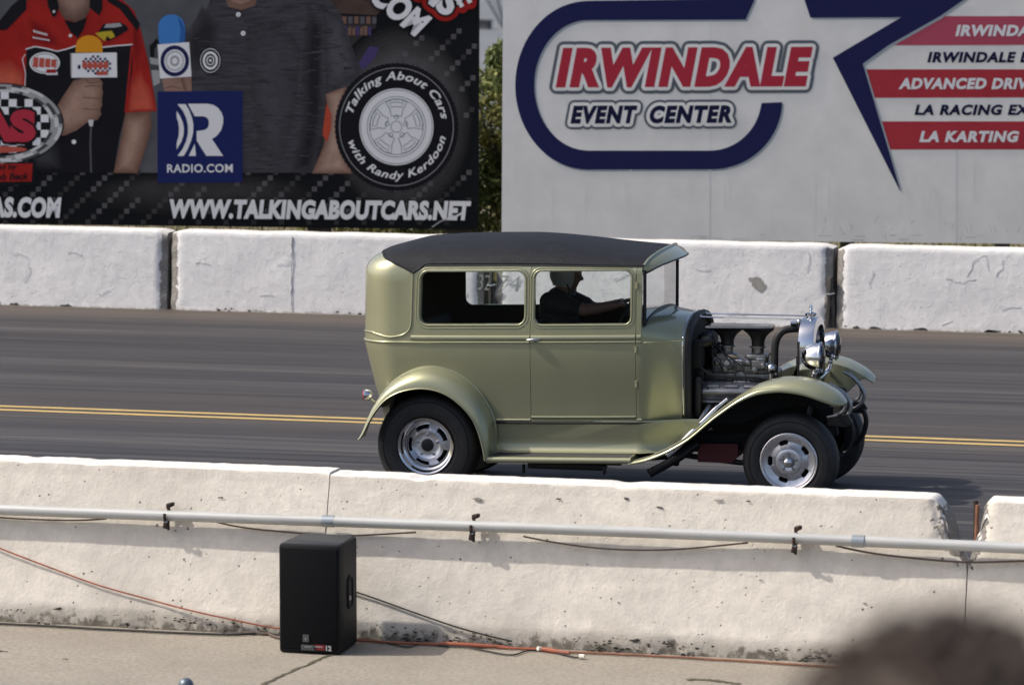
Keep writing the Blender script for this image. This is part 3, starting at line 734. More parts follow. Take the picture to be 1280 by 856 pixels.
S.poly(pb, "skin", [(202, 97), (239, 96), (240, 116), (206, 116)], 2.4); S.poly(pb, "skinsh", [(226, 98), (230, 98), (234, 114), (229, 112)], 2.7); S.line(pb, "skinsh", [(206, 111), (216, 108), (226, 111)], 1.5, 2.7)
S.poly(pb, "blue", [(199, 55), (198, 40)] + S.ell(214.5, 34, 16.6, 15.5, 20, 180, 360) + [(232, 40), (231, 55)], 3); S.poly(pb, "blueDk", [(222, 22), (228, 27), (232, 40), (231, 54), (224, 54), (226, 38)], 3.2)
S.poly(pb, "white", [(197, 56), (236.5, 53), (239.5, 96), (200, 98.5)], 3.4); S.ring(pb, "navyink", 218.5, 76.5, 18, 19.5, 13.2, 14.4, 3.8, 40); S.ring(pb, "chrome", 218.5, 76.5, 11.3, 12.4, 10, 11, 3.8, 30); S.ring(pb, "chrome", 218.5, 76.5, 6, 7, 3.5, 4, 3.8, 10)
pb.build("printed_photo", None, S.root, world=True, smooth=0, recalc=False)
# radio logo
b = MB(); S.poly(b, "navy", [(197, 114.5), (303, 114), (303, 228), (197, 228.5)], 4)
S.poly(b, "white", [(235, 130), (260, 130), (267, 131.5), (272.5, 135), (277, 141), (279, 147), (279, 154), (276.5, 163), (271, 170), (265, 174), (279, 195), (258, 195), (246, 176), (246, 164), (255, 163), (259.5, 160.5), (261.3, 156), (261, 150.5), (258.5, 147), (254, 145.5), (243.5, 145.5)], 5)
S.poly(b, "white", [(243.5, 180), (245, 195), (236, 195)], 5)
S.poly(b, "white", [(221, 139), (225, 145), (228.5, 153), (230, 161), (229.5, 169), (227, 177), (221, 187), (221, 179), (223.5, 170), (224, 161), (223, 153), (221, 147)], 5)
S.poly(b, "white", [(222, 130.5), (232, 130.5), (236.5, 138), (240, 147), (241.8, 156), (241.5, 166), (239, 176), (235, 186), (230, 195), (222, 195), (228, 187), (232.5, 177.5), (235, 168), (235, 157), (233, 148), (229, 139)], 5)
S.text(None, "RADIO.COM", ((209, 216), (291, 215.6), (0, -10.6)), [("white", 0.)], .022, 0, 1.08, 5, b)
b.build("radio_logo", None, S.root, world=True, smooth=0, recalc=False)
# web address and the other lettering
S.text("web_address", "WWW.TALKINGABOUTCARS.NET", ((212, 273.2), (589, 275.8), (0, -24.6)), [("shirtblack", 1.6), ("white", 0.)], .058, .14, 1.06, 5)
S.text("web_address", "AS.COM", ((-13, 272), (77, 272.6), (0, -26)), [("shirtblack", 1.6), ("white", 0.)], .058, .14, 1.06, 5)
S.text("slanted_lettering", ".COM", ((452.5, -5), (518, 46.8), (23, -24)), [("shirtblack", 2.5), ("white", 0.)], .05, .0, 1.02, 5)
S.text("slanted_lettering", "MS", ((517, -9), (558, 23), (24, -25)), [("red", 8.), ("shirtblack", 2.5), ("white", 0.)], .05, .0, 1., 5)
b = MB()
for q0, q1 in (((566, -6), (578, 9)), ((578, -10), (588, 4))):
    S.line(b, "white", [q0, ((q0[0] + q1[0]) / 2 + 1, (q0[1] + q1[1]) / 2 - 1), q1], 5.5, 12)
    S.poly(b, "red", [(q0[0] + (q1[0] - q0[0]) * f + 8 * math.cos(a), q0[1] + (q1[1] - q0[1]) * f + 8 * math.sin(a)) for f, a0 in ((1, -40), (0, 140)) for a in [R(a0 + 180 * k / 8) for k in range(9)]], 5 + .3 * (q0[0] > 570))
b.build("quote_mark", None, S.root, world=True, smooth=0, recalc=False)
# tyre emblem
b = MB(); cx, cy = 495.6, 158.8
S.poly(b, "shirtblack", [(cx + (76.5 + (1.2 if i % 2 else 0)) * math.cos(2 * math.pi * i / 150), cy + (79 + (1.2 if i % 2 else 0)) * math.sin(2 * math.pi * i / 150)) for i in range(150)], 4)
S.ring(b, "chrome", cx, cy, 71.6, 74, 70.8, 73.2, 5); S.poly(b, "white", S.ell(cx, cy, 46.3, 48, 70), 5)
for r_ in (44.6, 36.5, 33.5): S.ring(b, "outline", cx, cy, r_ + .35, (r_ + .35) * 1.035, r_ - .35, (r_ - .35) * 1.035, 6)
for k in range(5):
    a = R(90 + 72 * k)
    pt = lambda rr, da: (cx + rr * math.cos(a + R(da)), cy - rr * 1.035 * math.sin(a + R(da)))
    S.line(b, "outline", [pt(32.5, -24), pt(33.4, -8), pt(33.4, 8), pt(32.5, 24), pt(22, 21), pt(14.5, 27), pt(13, 0), pt(14.5, -27), pt(22, -21)], .9, 6, True)
    S.line(b, "outline", [pt(30, -17), pt(30, 0), pt(30, 17), pt(24.5, 15), pt(24.5, 0), pt(24.5, -15)], .9, 6, True)
    a += R(0); q = (cx + 12 * math.cos(a), cy - 12.4 * math.sin(a)); S.ring(b, "outline", q[0], q[1], 3, 3, 2.3, 2.3, 6, 14)
S.ring(b, "outline", cx, cy, 7.2, 7.4, 6.4, 6.6, 6, 24)
b.build("wheel_emblem", None, S.root, world=True, smooth=0, recalc=False)
b = MB()
S.arctext(b, "Talking About Cars", cx, cy, 53.5, 67, 1.035, 164, 9, "white", .022, .25, 6)
S.arctext(b, "with Randy Kerdoon", cx, cy, 53.5, 66, 1.035, 196, 349, "white", .022, .25, 6, True)
b.build("emblem_lettering", None, S.root, world=True, smooth=0, recalc=False)
# chequered oval badge at the left edge
b = MB(); cx, cy = 2., 155.
S.poly(b, "shirtblack", S.ell(cx, cy, 78, 51, 60), 4)
n = 72
for i in range(n):
    a0, a1 = 2 * math.pi * i / n, 2 * math.pi * (i + 1) / n
    for (ra, rb, ph) in ((.99, .93, 0), (.93, .86, 1.5), (.86, .80, 3.1)):
        g = math.sin(a0 * 5 + ph) + math.sin(a0 * 11 + ph * 2) * .6
        m = "chromelt" if g > .5 else ("chromedk" if g < -.6 else "chrome")
        S.poly(b, m, [(cx + 77 * ra * math.cos(a0), cy + 50 * ra * math.sin(a0)), (cx + 77 * ra * math.cos(a1), cy + 50 * ra * math.sin(a1)), (cx + 77 * rb * math.cos(a1), cy + 50 * rb * math.sin(a1)), (cx + 77 * rb * math.cos(a0), cy + 50 * rb * math.sin(a0))], 5)
for i in range(-7, 8):
    for j in range(-5, 6):
        u, v = cx + i * 10 - 1, cy + j * 9.6 - 2
        if (i + j) % 2 == 0 and ((u - cx + 5) / 60) ** 2 + ((v - cy + 5) / 39) ** 2 < .95: S.poly(b, "white", [(u, v), (u + 10, v), (u + 10, v + 9.6), (u, v + 9.6)], 4.6)
S.text(None, "AS", ((-32, 178), (45, 178), (0, -41)), [("shirtblack", 3.2), ("logored", 0.)], .07, .0, 1., 6, b)
S.poly(b, "patchred", S.ell(cx + 2, 187, 30, 4, 20), 6)
S.poly(b, "shirtblack", [(-50, 202), (45, 203), (44, 232), (-50, 232)], 5); S.poly(b, "red", [(-50, 205), (41, 204.5), (39.5, 227), (-50, 227.5)], 6)
S.text(None, "ed by", ((-4, 214), (22, 213.5), (0, -8.5)), [("shirtblack", 0.)], .03, .2, 1., 7, b); S.text(None, "ob Beck", ((-4, 225.5), (36, 224.5), (0, -8.5)), [("shirtblack", 0.)], .03, .2, 1., 7, b)
b.build("oval_badge", None, S.root, world=True, smooth=0, recalc=False)
# torn lower corner of the vinyl
b = MB(); S.line(b, "chrome", [(540, 284), (550, 277), (560, 273), (572, 269)], 1.6, 7); S.line(b, "white", [(558, 274), (570, 270.5), (580, 265)], 2.2, 10); b.build("vinyl_crease", None, S.root, world=True, smooth=0, recalc=False)

# ---------------- right: white event signboard
W = Sign("billboard", "white signboard with navy star and red striped lettering", (-11.223, 42.2, 0), 12.5)
b = MB(); W.slab(b, "print_panel", [(627, 297.8), (1322, 305.3), (1322, -24), (628.8, -24)], .05); b.build("panel", None, W.root, world=True, smooth=0)
b = MB()
for u in (700, 925, 1060, 1254):
    p = on_plane(u, 303, W.p0, W.n) - W.n * .12; b.box((p.x, p.y, 1.5), (.16, .10, 3.0), Matrix.Rotation(R(12.5), 3, 'Z'))
b.build("post", "sign_post_steel", W.root, world=True)
b = MB()
W.line(b, "seam", [(888, 212), (887.5, 300)], 1.5, 1); W.line(b, "seam", [(1196, 187), (1195.5, 303.5)], 1.9, 1); W.line(b, "seam", [(888, 26), (888, 187)], .7, .8)
rnd = random.Random(8)
for k in range(46):
    u = rnd.uniform(632, 1300); v0_ = rnd.uniform(190, 280); v1_ = min(v0_ + rnd.uniform(10, 60), 297); W.line(b, "run", [(u, v0_), (u + rnd.uniform(-1, 1), (v0_ + v1_) / 2), (u, v1_)], rnd.uniform(.5, 1.6), .6)
for k in range(24):
    u = rnd.uniform(1000, 1290); v0_ = rnd.uniform(278, 301); W.line(b, "scuff", [(u, v0_), (u + rnd.uniform(-6, 6), v0_ - rnd.uniform(2, 10))], .6, .7)
for k in range(20):
    u = rnd.uniform(632, 1300); v0_ = rnd.uniform(292, 302); W.line(b, "scuff", [(u, v0_), (u + rnd.uniform(3, 20), v0_ + .2)], rnd.uniform(.5, 1.2), .7)
b.build("panel_joint", None, W.root, world=True, smooth=0, recalc=False)
b = MB()
outer = [(944, -1.5), (735, 1.5)] + W.ell(735, 107, 91, 105.3, 36, 270, 90)[1:] + [(890, 212)] + W.ell(890, 125, 88, 87, 20, 90, 2)[1:]
inner = [(952, 129)] + W.ell(887, 122, 65, 66.5, 18, 6, 90)[1:] + [(735, 188.5)] + W.ell(735, 107, 67, 81.3, 36, 90, 270)[1:] + [(932, 25)]
W.poly(b, "shadow", [(u + 2.2, v + 2.2) for u, v in outer + inner], .5)
W.poly(b, "navyink", outer + inner, 1.5)
star = [(1005, -1), (1013, 22.6), (1126.5, 22), (1041, 72.5), (1126, 241), (1110.5, 187), (1100, 152), (1078.5, 80), (1110.5, 57), (1174.5, 21), (1205, 0), (1212, -6), (1003, -6)]
W.poly(b, "shadow", [(u + 3, v + 2.2) for u, v in star], 3.2); W.poly(b, "navyink", star, 4.2)
b.build("star_and_loop_emblem", None, W.root, world=True, smooth=0, recalc=False)
b = MB()
W.poly(b, "stripe_sheen", [(1174, 20.6), (1308, 20.6), (1308, 56.5), (1111, 57)], 1.5); W.poly(b, "stripe", [(1081, 87), (1308, 87), (1308, 122), (1092, 122.5)], 1.5); W.poly(b, "stripe", [(1100, 152), (1308, 152), (1308, 187), (1111, 187)], 1.5)  # upper red stripe is pinker: sheen put into its ink colour
b.build("red_stripe", None, W.root, world=True, smooth=0, recalc=False)
W.text("stripe_lettering", "IRWINDALE", ((1194, 45.6), (1311, 45.6), (0, -14.2)), [("white", 0.)], .052, .22, 1.12, 5)
W.text("stripe_lettering", "IRWINDALE D", ((1159, 78.6), (1290, 78.6), (0, -13.4)), [("ink", 0.)], .048, .22, 1.14, 5)
W.text("stripe_lettering", "ADVANCED DRIV", ((1123, 111.8), (1287, 111.8), (0, -14.2)), [("white", 0.)], .052, .22, 1.12, 5)
W.text("stripe_lettering", "LA RACING EX", ((1143, 144.3), (1288, 144.3), (0, -13.4)), [("ink", 0.)], .048, .22, 1.14, 5)
W.text("stripe_lettering", "LA KARTING", ((1149, 178), (1274, 178), (0, -14.2)), [("white", 0.)], .052, .22, 1.14, 5)
W.text("event_lettering", "IRWINDALE", ((694.5, 110), (1016, 108.6), (0, -50)), [("outline", 8.2), ("panel", 4.2), ("logored", 0.)], .066, .22, 1.16, 3)
W.text("event_lettering", "EVENT", ((713, 155), (797, 154.6), (0, -22.5)), [("outline", 7.2), ("panel", 4.2), ("ink", 0.)], .062, .22, 1.18, 3)
W.text("event_lettering", "CENTER", ((812, 154.6), (914.5, 154), (0, -22.5)), [("outline", 7.2), ("panel", 4.2), ("ink", 0.)], .062, .22, 1.18, 3)

# numbers chalked on the far barriers
def wall_number(o, body, bl, br, up):
    (V, F, isl) = text_geo(body, -.012, .1)[0]; b = MB()
    b.add([on_y(bl[0] + (br[0] - bl[0]) * x + up[0] * y, bl[1] + (br[1] - bl[1]) * x + up[1] * y, 38.515) for x, y in V], F)
    b.build("chalked_number", "pencil_grey", o, world=True, smooth=0, recalc=False)
wall_number(FB[1], "32", (597, 362), (612, 363), (1, -19)); wall_number(FB[2], "74", (622, 363), (649, 364), (2, -19))

# ================================================================== PLANTS, PYLON, SHED behind the signs
def leaf_blob(b, c, r, n, sz, rnd, mats):
    for i in range(n):
        while True:
            p = Vector((rnd.uniform(-1, 1), rnd.uniform(-1, 1), rnd.uniform(-1, 1)))
            if p.length < 1: break
        p = p.normalized() * p.length ** .5
        q = Vector(c) + Vector((p.x * r[0], p.y * r[1], p.z * r[2]))
        k = noise.noise(q * 1.6); b.use(mats[0] if k < -.1 else mats[1] if k < .25 else mats[2])
        d = Vector((rnd.gauss(0, 1), rnd.gauss(0, 1), rnd.gauss(0, .8))).normalized(); e = d.orthogonal().normalized(); e.rotate(Matrix.Rotation(rnd.uniform(0, 6.3), 3, d)); h = d.cross(e)
        s1, s2 = sz * rnd.uniform(.6, 1.5), sz * rnd.uniform(.25, .5)
        b.add([q - e * s1, q + h * s2, q + e * s1, q - h * s2], [(0, 1, 2, 3)])
def bush(x, y, r, h, n, label, seed):
    rnd = random.Random(seed); t = thing("bush", label, "bush", (x, y, 0), 0, "bushes behind the signs")
    b = MB(); b.use("leaf_0")
    for k in range(16):
        a = rnd.uniform(0, 6.3); rr = r * rnd.uniform(0, .62); z = h * rnd.uniform(.06, .88); s_ = r * rnd.uniform(.28, .5) * (1.15 - z / h * .5)
        leaf_blob(b, (x + rr * math.cos(a), y + rr * math.sin(a), z), (s_, s_, s_ * .8), n // 11, .055, rnd, ("leaf_0", "leaf_1", "leaf_2"))
    b.build("foliage", None, t, world=True, smooth=0, recalc=False)
    b = MB()
    for k in range(7):
        a = rnd.uniform(0, 6.3); e = Vector((x + r * .6 * math.cos(a), y + r * .6 * math.sin(a), h * rnd.uniform(.5, .85)))
        b.tube([(x + .05 * math.cos(a), y + .05 * math.sin(a), 0), Vector((x, y, 0)).lerp(e, .5) + Vector((0, 0, .15)), e], [.03, .02, .008], 6)
    b.build("stem", "bark", t, world=True)
bush(-13.9, 46.3, 1.5, 2.35, 7000, "tall yellow green bush half behind the black billboard", 2)
bush(-12.35, 46.9, 1.35, 2.62, 9000, "tallest yellow green bush in the gap between the billboards", 3)
bush(-10.9, 46.5, 1.3, 2.3, 7000, "green bush half behind the left edge of the white signboard", 4)
rnd = random.Random(5); b = MB()
for i in range(26000):
    x = rnd.uniform(-20, 3); y = 39.6 + 7.5 * rnd.random() ** 1.3; k = noise.noise(Vector((x * .8, y * .8, 4)))
    b.use("dry_weed" if k < .05 else "leaf_2" if k < .3 else "leaf_1")
    h_ = rnd.uniform(.06, .22) * (1.2 if k > 0 else .8) * (1 + (y - 39.6) * .12); a = rnd.uniform(0, 6.3); wd = rnd.uniform(.006, .016)
    dx, dy = math.cos(a) * wd, math.sin(a) * wd; lx, ly = rnd.gauss(0, .4) * h_, rnd.gauss(0, .4) * h_
    b.add([(x - dx, y - dy, -.02), (x + dx, y + dy, -.02), (x + lx, y + ly, h_)], [(0, 1, 2)])
o = b.build("dry_grass", None, smooth=0, recalc=False); o['kind'] = 'stuff'; o['label'] = "dry yellow weeds covering the verge behind the far barriers"
# inclined lattice boom and a shed standing on the quarry floor
QZ = -20.
def q_(u, v, Y): return on_y(u, v, Y)
Yb = on_z(629, 35, QZ).y
t = thing("lattice_boom", "grey lattice boom rising far off between the two billboards", "boom", on_z(629, 35, QZ))
for k, (ua, ub, dy) in enumerate(((628, 606, 0), (629, 606.5, 2.4), (630.5, 621, 0), (631.5, 622, 2.4))):
    b = MB(); b.tube([q_(ua, 35, Yb + dy), q_((ua + ub) / 2, 15, Yb + dy), q_(ub - (ua - ub) * .5, -22, Yb + dy)], .13, 6); b.build("chord", "pylon_steel", t, world=True)
b = MB()
for k in range(9):
    f0, f1 = k / 9, (k + 1) / 9; A = lambda f: q_(628 - 33 * f, 35 - 57 * f, Yb); B_ = lambda f: q_(630.5 - 14 * f, 35 - 57 * f, Yb + .02)
    b.tube([A(f0), B_(f1)], .07, 5); b.tube([B_(f1), A(f1)], .07, 5)
b.build("bracing", "pylon_steel", t, world=True)
p = on_z(604, 37, QZ)
t = thing("shed", "small grey shed far off beside the black billboard edge", "shed", p)
b = MB(); b.box((p.x - .6, p.y, QZ + .75), (3.6, 3, 1.5)); b.build("wall", "shed_wall", t, world=True)
b = MB(); b.prism([(p.x - 2.6, p.y - 1.7, QZ + 1.5), (p.x + 1.4, p.y - 1.7, QZ + 1.5), (p.x + 1.4, p.y - 1.7, QZ + 1.68), (p.x - 2.6, p.y - 1.7, QZ + 1.85)], (0, 3.4, 0)); b.build("roof", "shed_roof", t, world=True)

# ================================================================== CAR
YA = R(1.62)
CA = Vector((math.cos(YA), math.sin(YA), 0)); CN = Vector((-math.sin(YA), math.cos(YA), 0)); CO = Vector((-7.729, 27.628, 0))
car = thing("vintage_car", "olive gold vintage hot rod sedan with black roof and bare engine on the track", "car", CO, YA)
TI = .024                                  # the car squats: everything on the body rises towards the nose
def cpx(u, v, y):                          # car-local point seen at a photo pixel, on the plane y = const of the car
    p = on_plane(u, v, CO + CN * y, CN) - CO
    return Vector((p.dot(CA), y, p.z))
WB = 2.589
def part(b, name, m=None, parent=None, **k): return b.build(name, m, parent or car, **k)

# ---- body shell surface S(s, t): s runs along the plan outline from the right windscreen post round the tail to the left one
half = [(1.53, -.648), (1.40, -.660), (1.2, -.675), (.9, -.689), (.6, -.696), (.3, -.698), (0, -.695), (-.12, -.690), (-.20, -.683)]
for k in range(1, 15):
    a = R(-88 - 88 * k / 14); half.append((-.222 + .305 * math.cos(a), -.383 + .30 * math.sin(a)))
half += [(-.540, -.25), (-.548, -.12), (-.55, 0.)]
half = [Vector(p) for p in half]
cum = [0.]
for a, c in zip(half, half[1:]): cum.append(cum[-1] + (c - a).length)
SL = cum[-1]
def plan(s):
    m = s > SL; q = 2 * SL - s if m else s
    q = max(0., min(SL, q))
    for k in range(len(cum) - 1):
        if q <= cum[k + 1] + 1e-9:
            f = (q - cum[k]) / (cum[k + 1] - cum[k]); p = half[k].lerp(half[k + 1], f); break
    return Vector((p.x, -p.y if m else p.y))
def s_of_x(x):                             # on the right flank
    for k in range(len(half) - 1):
        if half[k].x >= x >= half[k + 1].x: return cum[k] + (cum[k + 1] - cum[k]) * (half[k].x - x) / (half[k].x - half[k + 1].x)
PZ = [(.53, .53), (1.10, 1.10), (1.60, 1.60), (1.66, 1.655), (1.72, 1.698), (1.80, 1.733), (1.95, 1.770), (2.10, 1.788), (2.26, 1.792)]
PD = [(.53, .0), (1.10, 0.), (1.20, .004), (1.60, .028), (1.66, .055), (1.72, .108), (1.80, .19), (1.95, .345), (2.10, .505), (2.26, .672)]
def shell(s, t, off=0.):
    P = plan(s); rear = sstep(-.12, -.45, P.x)
    Cx = max(P.x, .10) if P.x < .5 else P.x
    Cp = Vector((Cx, 0.)); d = interp(PD, t); z = interp(PZ, t)
    side_t = .035 * sstep(1.05, .5, t); rear_t = interp([(.53, .135), (.7, .10), (.8, .07), (.95, .03), (1.08, 0.)], t)
    full = (Cp - P).length; k = min(1., d / .672)
    q = P + (Cp - P) * k
    inw = (Cp - P).normalized()
    q += inw * side_t * (1 - rear) + Vector((1, 0)) * rear_t * rear + inw * -.022 * rear * sstep(1.12, 1.6, t) * (1 - sstep(1.68, 1.85, t))
    crown = 1.0 + .05 * sstep(-.4, .4, P.x) - .62 * sstep(.55, 1.85, q.x)
    if t > 1.60: z = 1.60 + (z - 1.60) * crown
    if t > 1.62: q.x += .075 * (1 - min(1, abs(q.y) / .65) ** 2) * sstep(1.15, 1.53, P.x)
    e = sstep(1.55, 1.95, t)
    q -= inw * off * (1 - e); z += off * e
    return Vector((q.x, q.y, z + TI * q.x))

def pip(p, poly):
    c = False; j = len(poly) - 1
    for i in range(len(poly)):
        if (poly[i][1] > p[1]) != (poly[j][1] > p[1]) and p[0] < (poly[j][0] - poly[i][0]) * (p[1] - poly[i][1]) / (poly[j][1] - poly[i][1]) + poly[i][0]: c = not c
        j = i
    return c
def densify(poly, st=.03):
    out = []
    for i in range(len(poly)):
        a = Vector(poly[i]); c = Vector(poly[(i + 1) % len(poly)]); n = max(1, int((c - a).length / st))
        out += [tuple(a.lerp(c, k / n)) for k in range(n)]
    return out
def rrect(x0, x1, y0, y1, r, n=6):
    out = []
    for cx, cy, a0 in ((x1 - r, y1 - r, 0), (x0 + r, y1 - r, 90), (x0 + r, y0 + r, 180), (x1 - r, y0 + r, 270)):
        out += [(cx + r * math.cos(R(a0 + 90 * k / n)), cy + r * math.sin(R(a0 + 90 * k / n))) for k in range(n + 1)]
    return out
def region(outer, holes, st=.045):
    loops = [densify(outer)] + [densify(h) for h in holes]
    V = []; E_ = []
    for l in loops:
        o = len(V); V += l; E_ += [(o + k, o + (k + 1) % len(l)) for k in range(len(l))]
    x0 = min(p[0] for p in outer); x1 = max(p[0] for p in outer); y0 = min(p[1] for p in outer); y1 = max(p[1] for p in outer)
    B_ = V[:]
    for i in range(int((x1 - x0) / st) + 1):
        for j in range(int((y1 - y0) / st) + 1):
            p = (x0 + i * st + 1e-4, y0 + j * st + 1e-4)
            if pip(p, loops[0]) and not any(pip(p, h) for h in loops[1:]) and min((p[0] - q[0]) ** 2 + (p[1] - q[1]) ** 2 for q in B_) > (st * .45) ** 2: V.append(p)
    r_ = geometry.delaunay_2d_cdt([Vector(p) for p in V], E_, [], 0, 1e-6)
    v2 = [tuple(p) for p in r_[0]]; F = []
    for f in r_[2]:
        c = (sum(v2[k][0] for k in f) / 3, sum(v2[k][1] for k in f) / 3)
        if pip(c, loops[0]) and not any(pip(c, h) for h in loops[1:]): F.append(tuple(f))
    return v2, F, loops
def panel(b, m, outer, holes, off=0., reveal=.03, st=.045):
    v2, F, loops = region(outer, holes, st); b.use(m); b.add([shell(s, t, off) for s, t in v2], F)
    for l in loops:
        rows = [[shell(*p, off - reveal * k) for p in l] for k in (0, 1)]
        b.grid(rows, True)
WQ = rrect(s_of_x(.702), s_of_x(-.054), 1.228, 1.592, .055)
WD = rrect(s_of_x(1.451), s_of_x(.777), 1.226, 1.592, .045)
DOOR = rrect(s_of_x(1.494), s_of_x(.745), .552, 1.640, .012, 2)
mir = lambda L_: [(2 * SL - p[0], p[1]) for p in L_][::-1]
def top_t(s):                              # where the painted shell gives way to the vinyl roof insert
    q = 2 * SL - s if s > SL else s; x = plan(q)
    sb = s_of_x(-.115)
    if q <= sb - .10: return 1.642
    if q <= sb: return 1.642 - .065 * sstep(sb - .10, sb, q)
    f = (q - sb) / (.40); return 1.577 + (1.735 - 1.577) * min(1., f) ** .85 + .02 * sstep(1., 1.6, f)
def inset(L_, d):
    out = []; n = len(L_)
    for i in range(n):
        a, p, c = Vector(L_[i - 1]), Vector(L_[i]), Vector(L_[(i + 1) % n]); t = (c - a)
        if t.length < 1e-9: out.append(tuple(p)); continue
        t.normalize(); out.append((p.x - t.y * d, p.y + t.x * d))
    return out
b = MB()
ns = 140
bottom = []
arch_c, arch_r = s_of_x(0.), .49
for k in range(ns + 1):
    s = 2 * SL * k / ns; q = min(s, 2 * SL - s)
    bottom.append((s, .53))
# wheel-arch cut-outs on both flanks
def arch(sc, sg):
    return [(sc + sg * arch_r * math.cos(R(a)), .36 + arch_r * math.sin(R(a))) for a in range(20, 161, 7)]
lowA = [p for p in arch(arch_c, 1) if p[1] > .53]; lowA.sort()
lowB = [(2 * SL - p[0], p[1]) for p in lowA]; lowB.sort()
bot = [p for p in bottom if not (lowA[0][0] - .01 < p[0] < lowA[-1][0] + .01) and not (lowB[0][0] - .01 < p[0] < lowB[-1][0] + .01)] + lowA + lowB
bot.sort(key=lambda p: p[0])
tops = [(2 * SL * k / ns, top_t(2 * SL * k / ns)) for k in range(ns, -1, -1)]
panel(b, "olive_gold_paint", bot + tops, [WQ, DOOR, mir(WQ), mir(DOOR)])
# dark strip that shows in the shut lines
part(b, "body")
body = bpy.data.objects["body"]
def strip(b, m, path, prof, cap=False):
    """path: list of (s,t, ds, dt) normals in the s-t plane; prof: (across, off)"""
    b.use(m); n = len(path); rows = []
    for a_, o_ in prof:
        row = []
        for i in range(n):
            p = Vector(path[i]); q = Vector(path[min(i + 1, n - 1)]) - Vector(path[max(i - 1, 0)]); q.normalize()
            row.append(shell(p.x - q.y * a_, p.y + q.x * a_, o_))
        rows.append(row)
    b.grid(rows)
half_round = lambda w_, h_: [(w_ * math.cos(math.pi * k / 8), h_ * math.sin(math.pi * k / 8) - .001) for k in range(9)]
def sline(s0, s1, t, n=60): return [(s0 + (s1 - s0) * k / n, t(s0 + (s1 - s0) * k / n) if callable(t) else t) for k in range(n + 1)]
def closed_strip(b, m, loop, w_, h_, d=0.):
    L_ = inset(densify(loop, .02), d); L_ = L_ + [L_[0], L_[1]]; strip(b, m, L_, half_round(w_, h_))
for sgn in (0, 1):
    f = (lambda L_: L_) if sgn == 0 else mir
    b = MB()
    for t0, w_, h_ in ((1.097, .008, .010), (1.128, .019, .010)):
        strip(b, "olive_gold_paint", f(sline(s_of_x(.742), SL if t0 < 1.1 else s_of_x(-.115), t0, 60)), half_round(w_, h_))
        strip(b, "olive_gold_paint", f(sline(0.002, s_of_x(1.497), t0, 4)), half_round(w_, h_))
    # rear corner bead: swings out of the belt and climbs to the roof
    sb = s_of_x(-.115)
    bead = [(SL, 1.128), (sb + .40, 1.160), (sb + .28, 1.152), (sb + .16, 1.133), (sb + .06, 1.150), (sb + .012, 1.19), (sb, 1.25), (sb, 1.35), (sb, 1.46), (sb, 1.572)]
    strip(b, "olive_gold_paint", f([tuple(p[:2]) for p in spline([(a_, c_, 0) for a_, c_ in bead], 8)]), half_round(.007, .009))
    strip(b, "olive_gold_paint", f(sline(s_of_x(.742), s_of_x(.47), .545, 20)), half_round(.010, .010)); strip(b, "olive_gold_paint", f(sline(0.0, s_of_x(1.497), .545, 4)), half_round(.010, .010))
    part(b, "belt_moulding", parent=body)
    b = MB(); closed_strip(b, "olive_gold_paint", f(WQ), .006, .007, -.010 if sgn == 0 else -.010); closed_strip(b, "olive_gold_paint", f(WQ), .005, .004, -.030); part(b, "window_frame", parent=body)
    b = MB(); strip(b, "rubber_black", f(sline(0.0, s_of_x(-.03), 1.640, 50)), [(-.006, .0), (-.005, .008), (.003, .009), (.006, .0)]); part(b, "drip_rail", parent=body)
    v2, F, _ = region(f(WQ), [], .2); b = MB(); b.add([shell(s, t, -.018) for s, t in v2], F); part(b, "quarter_window", "side_glass", body, recalc=False)
    # door
    b = MB(); panel(b, "olive_gold_paint", f(inset(DOOR, .003)), [f(WD)])
    for t0, w_, h_ in ((1.097, .008, .010), (1.128, .019, .010)): strip(b, "olive_gold_paint", f(sline(s_of_x(1.489), s_of_x(.750), t0, 30)), half_round(w_, h_))
    strip(b, "olive_gold_paint", f(sline(s_of_x(1.489), s_of_x(.750), .566, 20)), half_round(.008, .008))
    dr = part(b, "door")
    b = MB(); closed_strip(b, "olive_gold_paint", f(WD), .006, .007, -.010); closed_strip(b, "olive_gold_paint", f(WD), .005, .004, -.028); part(b, "window_frame", parent=dr)
    v2, F, _ = region(f(WD), [], .2); b = MB(); b.add([shell(s, t, -.018) for s, t in v2], F); part(b, "door_window", "side_glass", dr, recalc=False)
    b = MB(); sx = s_of_x(.775); c0 = shell(*f([(sx, 1.118)])[0], .007); o_ = -1 if sgn == 0 else 1
    b.tube([c0, c0 + Vector((0, o_ * .016, 0))], .013, 10); b.tube([c0 + Vector((.040, o_ * .012, .002)), c0 + Vector((.01, o_ * .016, .002)), c0 + Vector((-.030, o_ * .014, -.003)), c0 + Vector((-.048, o_ * .010, -.004))], [.006, .011, .010, .005], 10); part(b, "handle", "chrome", dr)
    for tz in (1.49, 1.045, .80):
        b = MB(); c0 = shell(*f([(s_of_x(1.497), tz)])[0], .008); b.tube([c0 - Vector((0, 0, .024)), c0 - Vector((0, 0, .022)), c0 + Vector((0, 0, .022)), c0 + Vector((0, 0, .024))], [.005, .0095, .0095, .005], 10); part(b, "hinge", "olive_gold_paint", dr)
# inner lining, same cut-outs, dark
b = MB()
v2, F, _ = region(bot + tops, [WQ, mir(WQ), [(p[0], p[1]) for p in WD], mir(WD)], .06)
b.add([shell(s, t, -.034) for s, t in v2], F); part(b, "lining", "interior_dark", body, recalc=False)
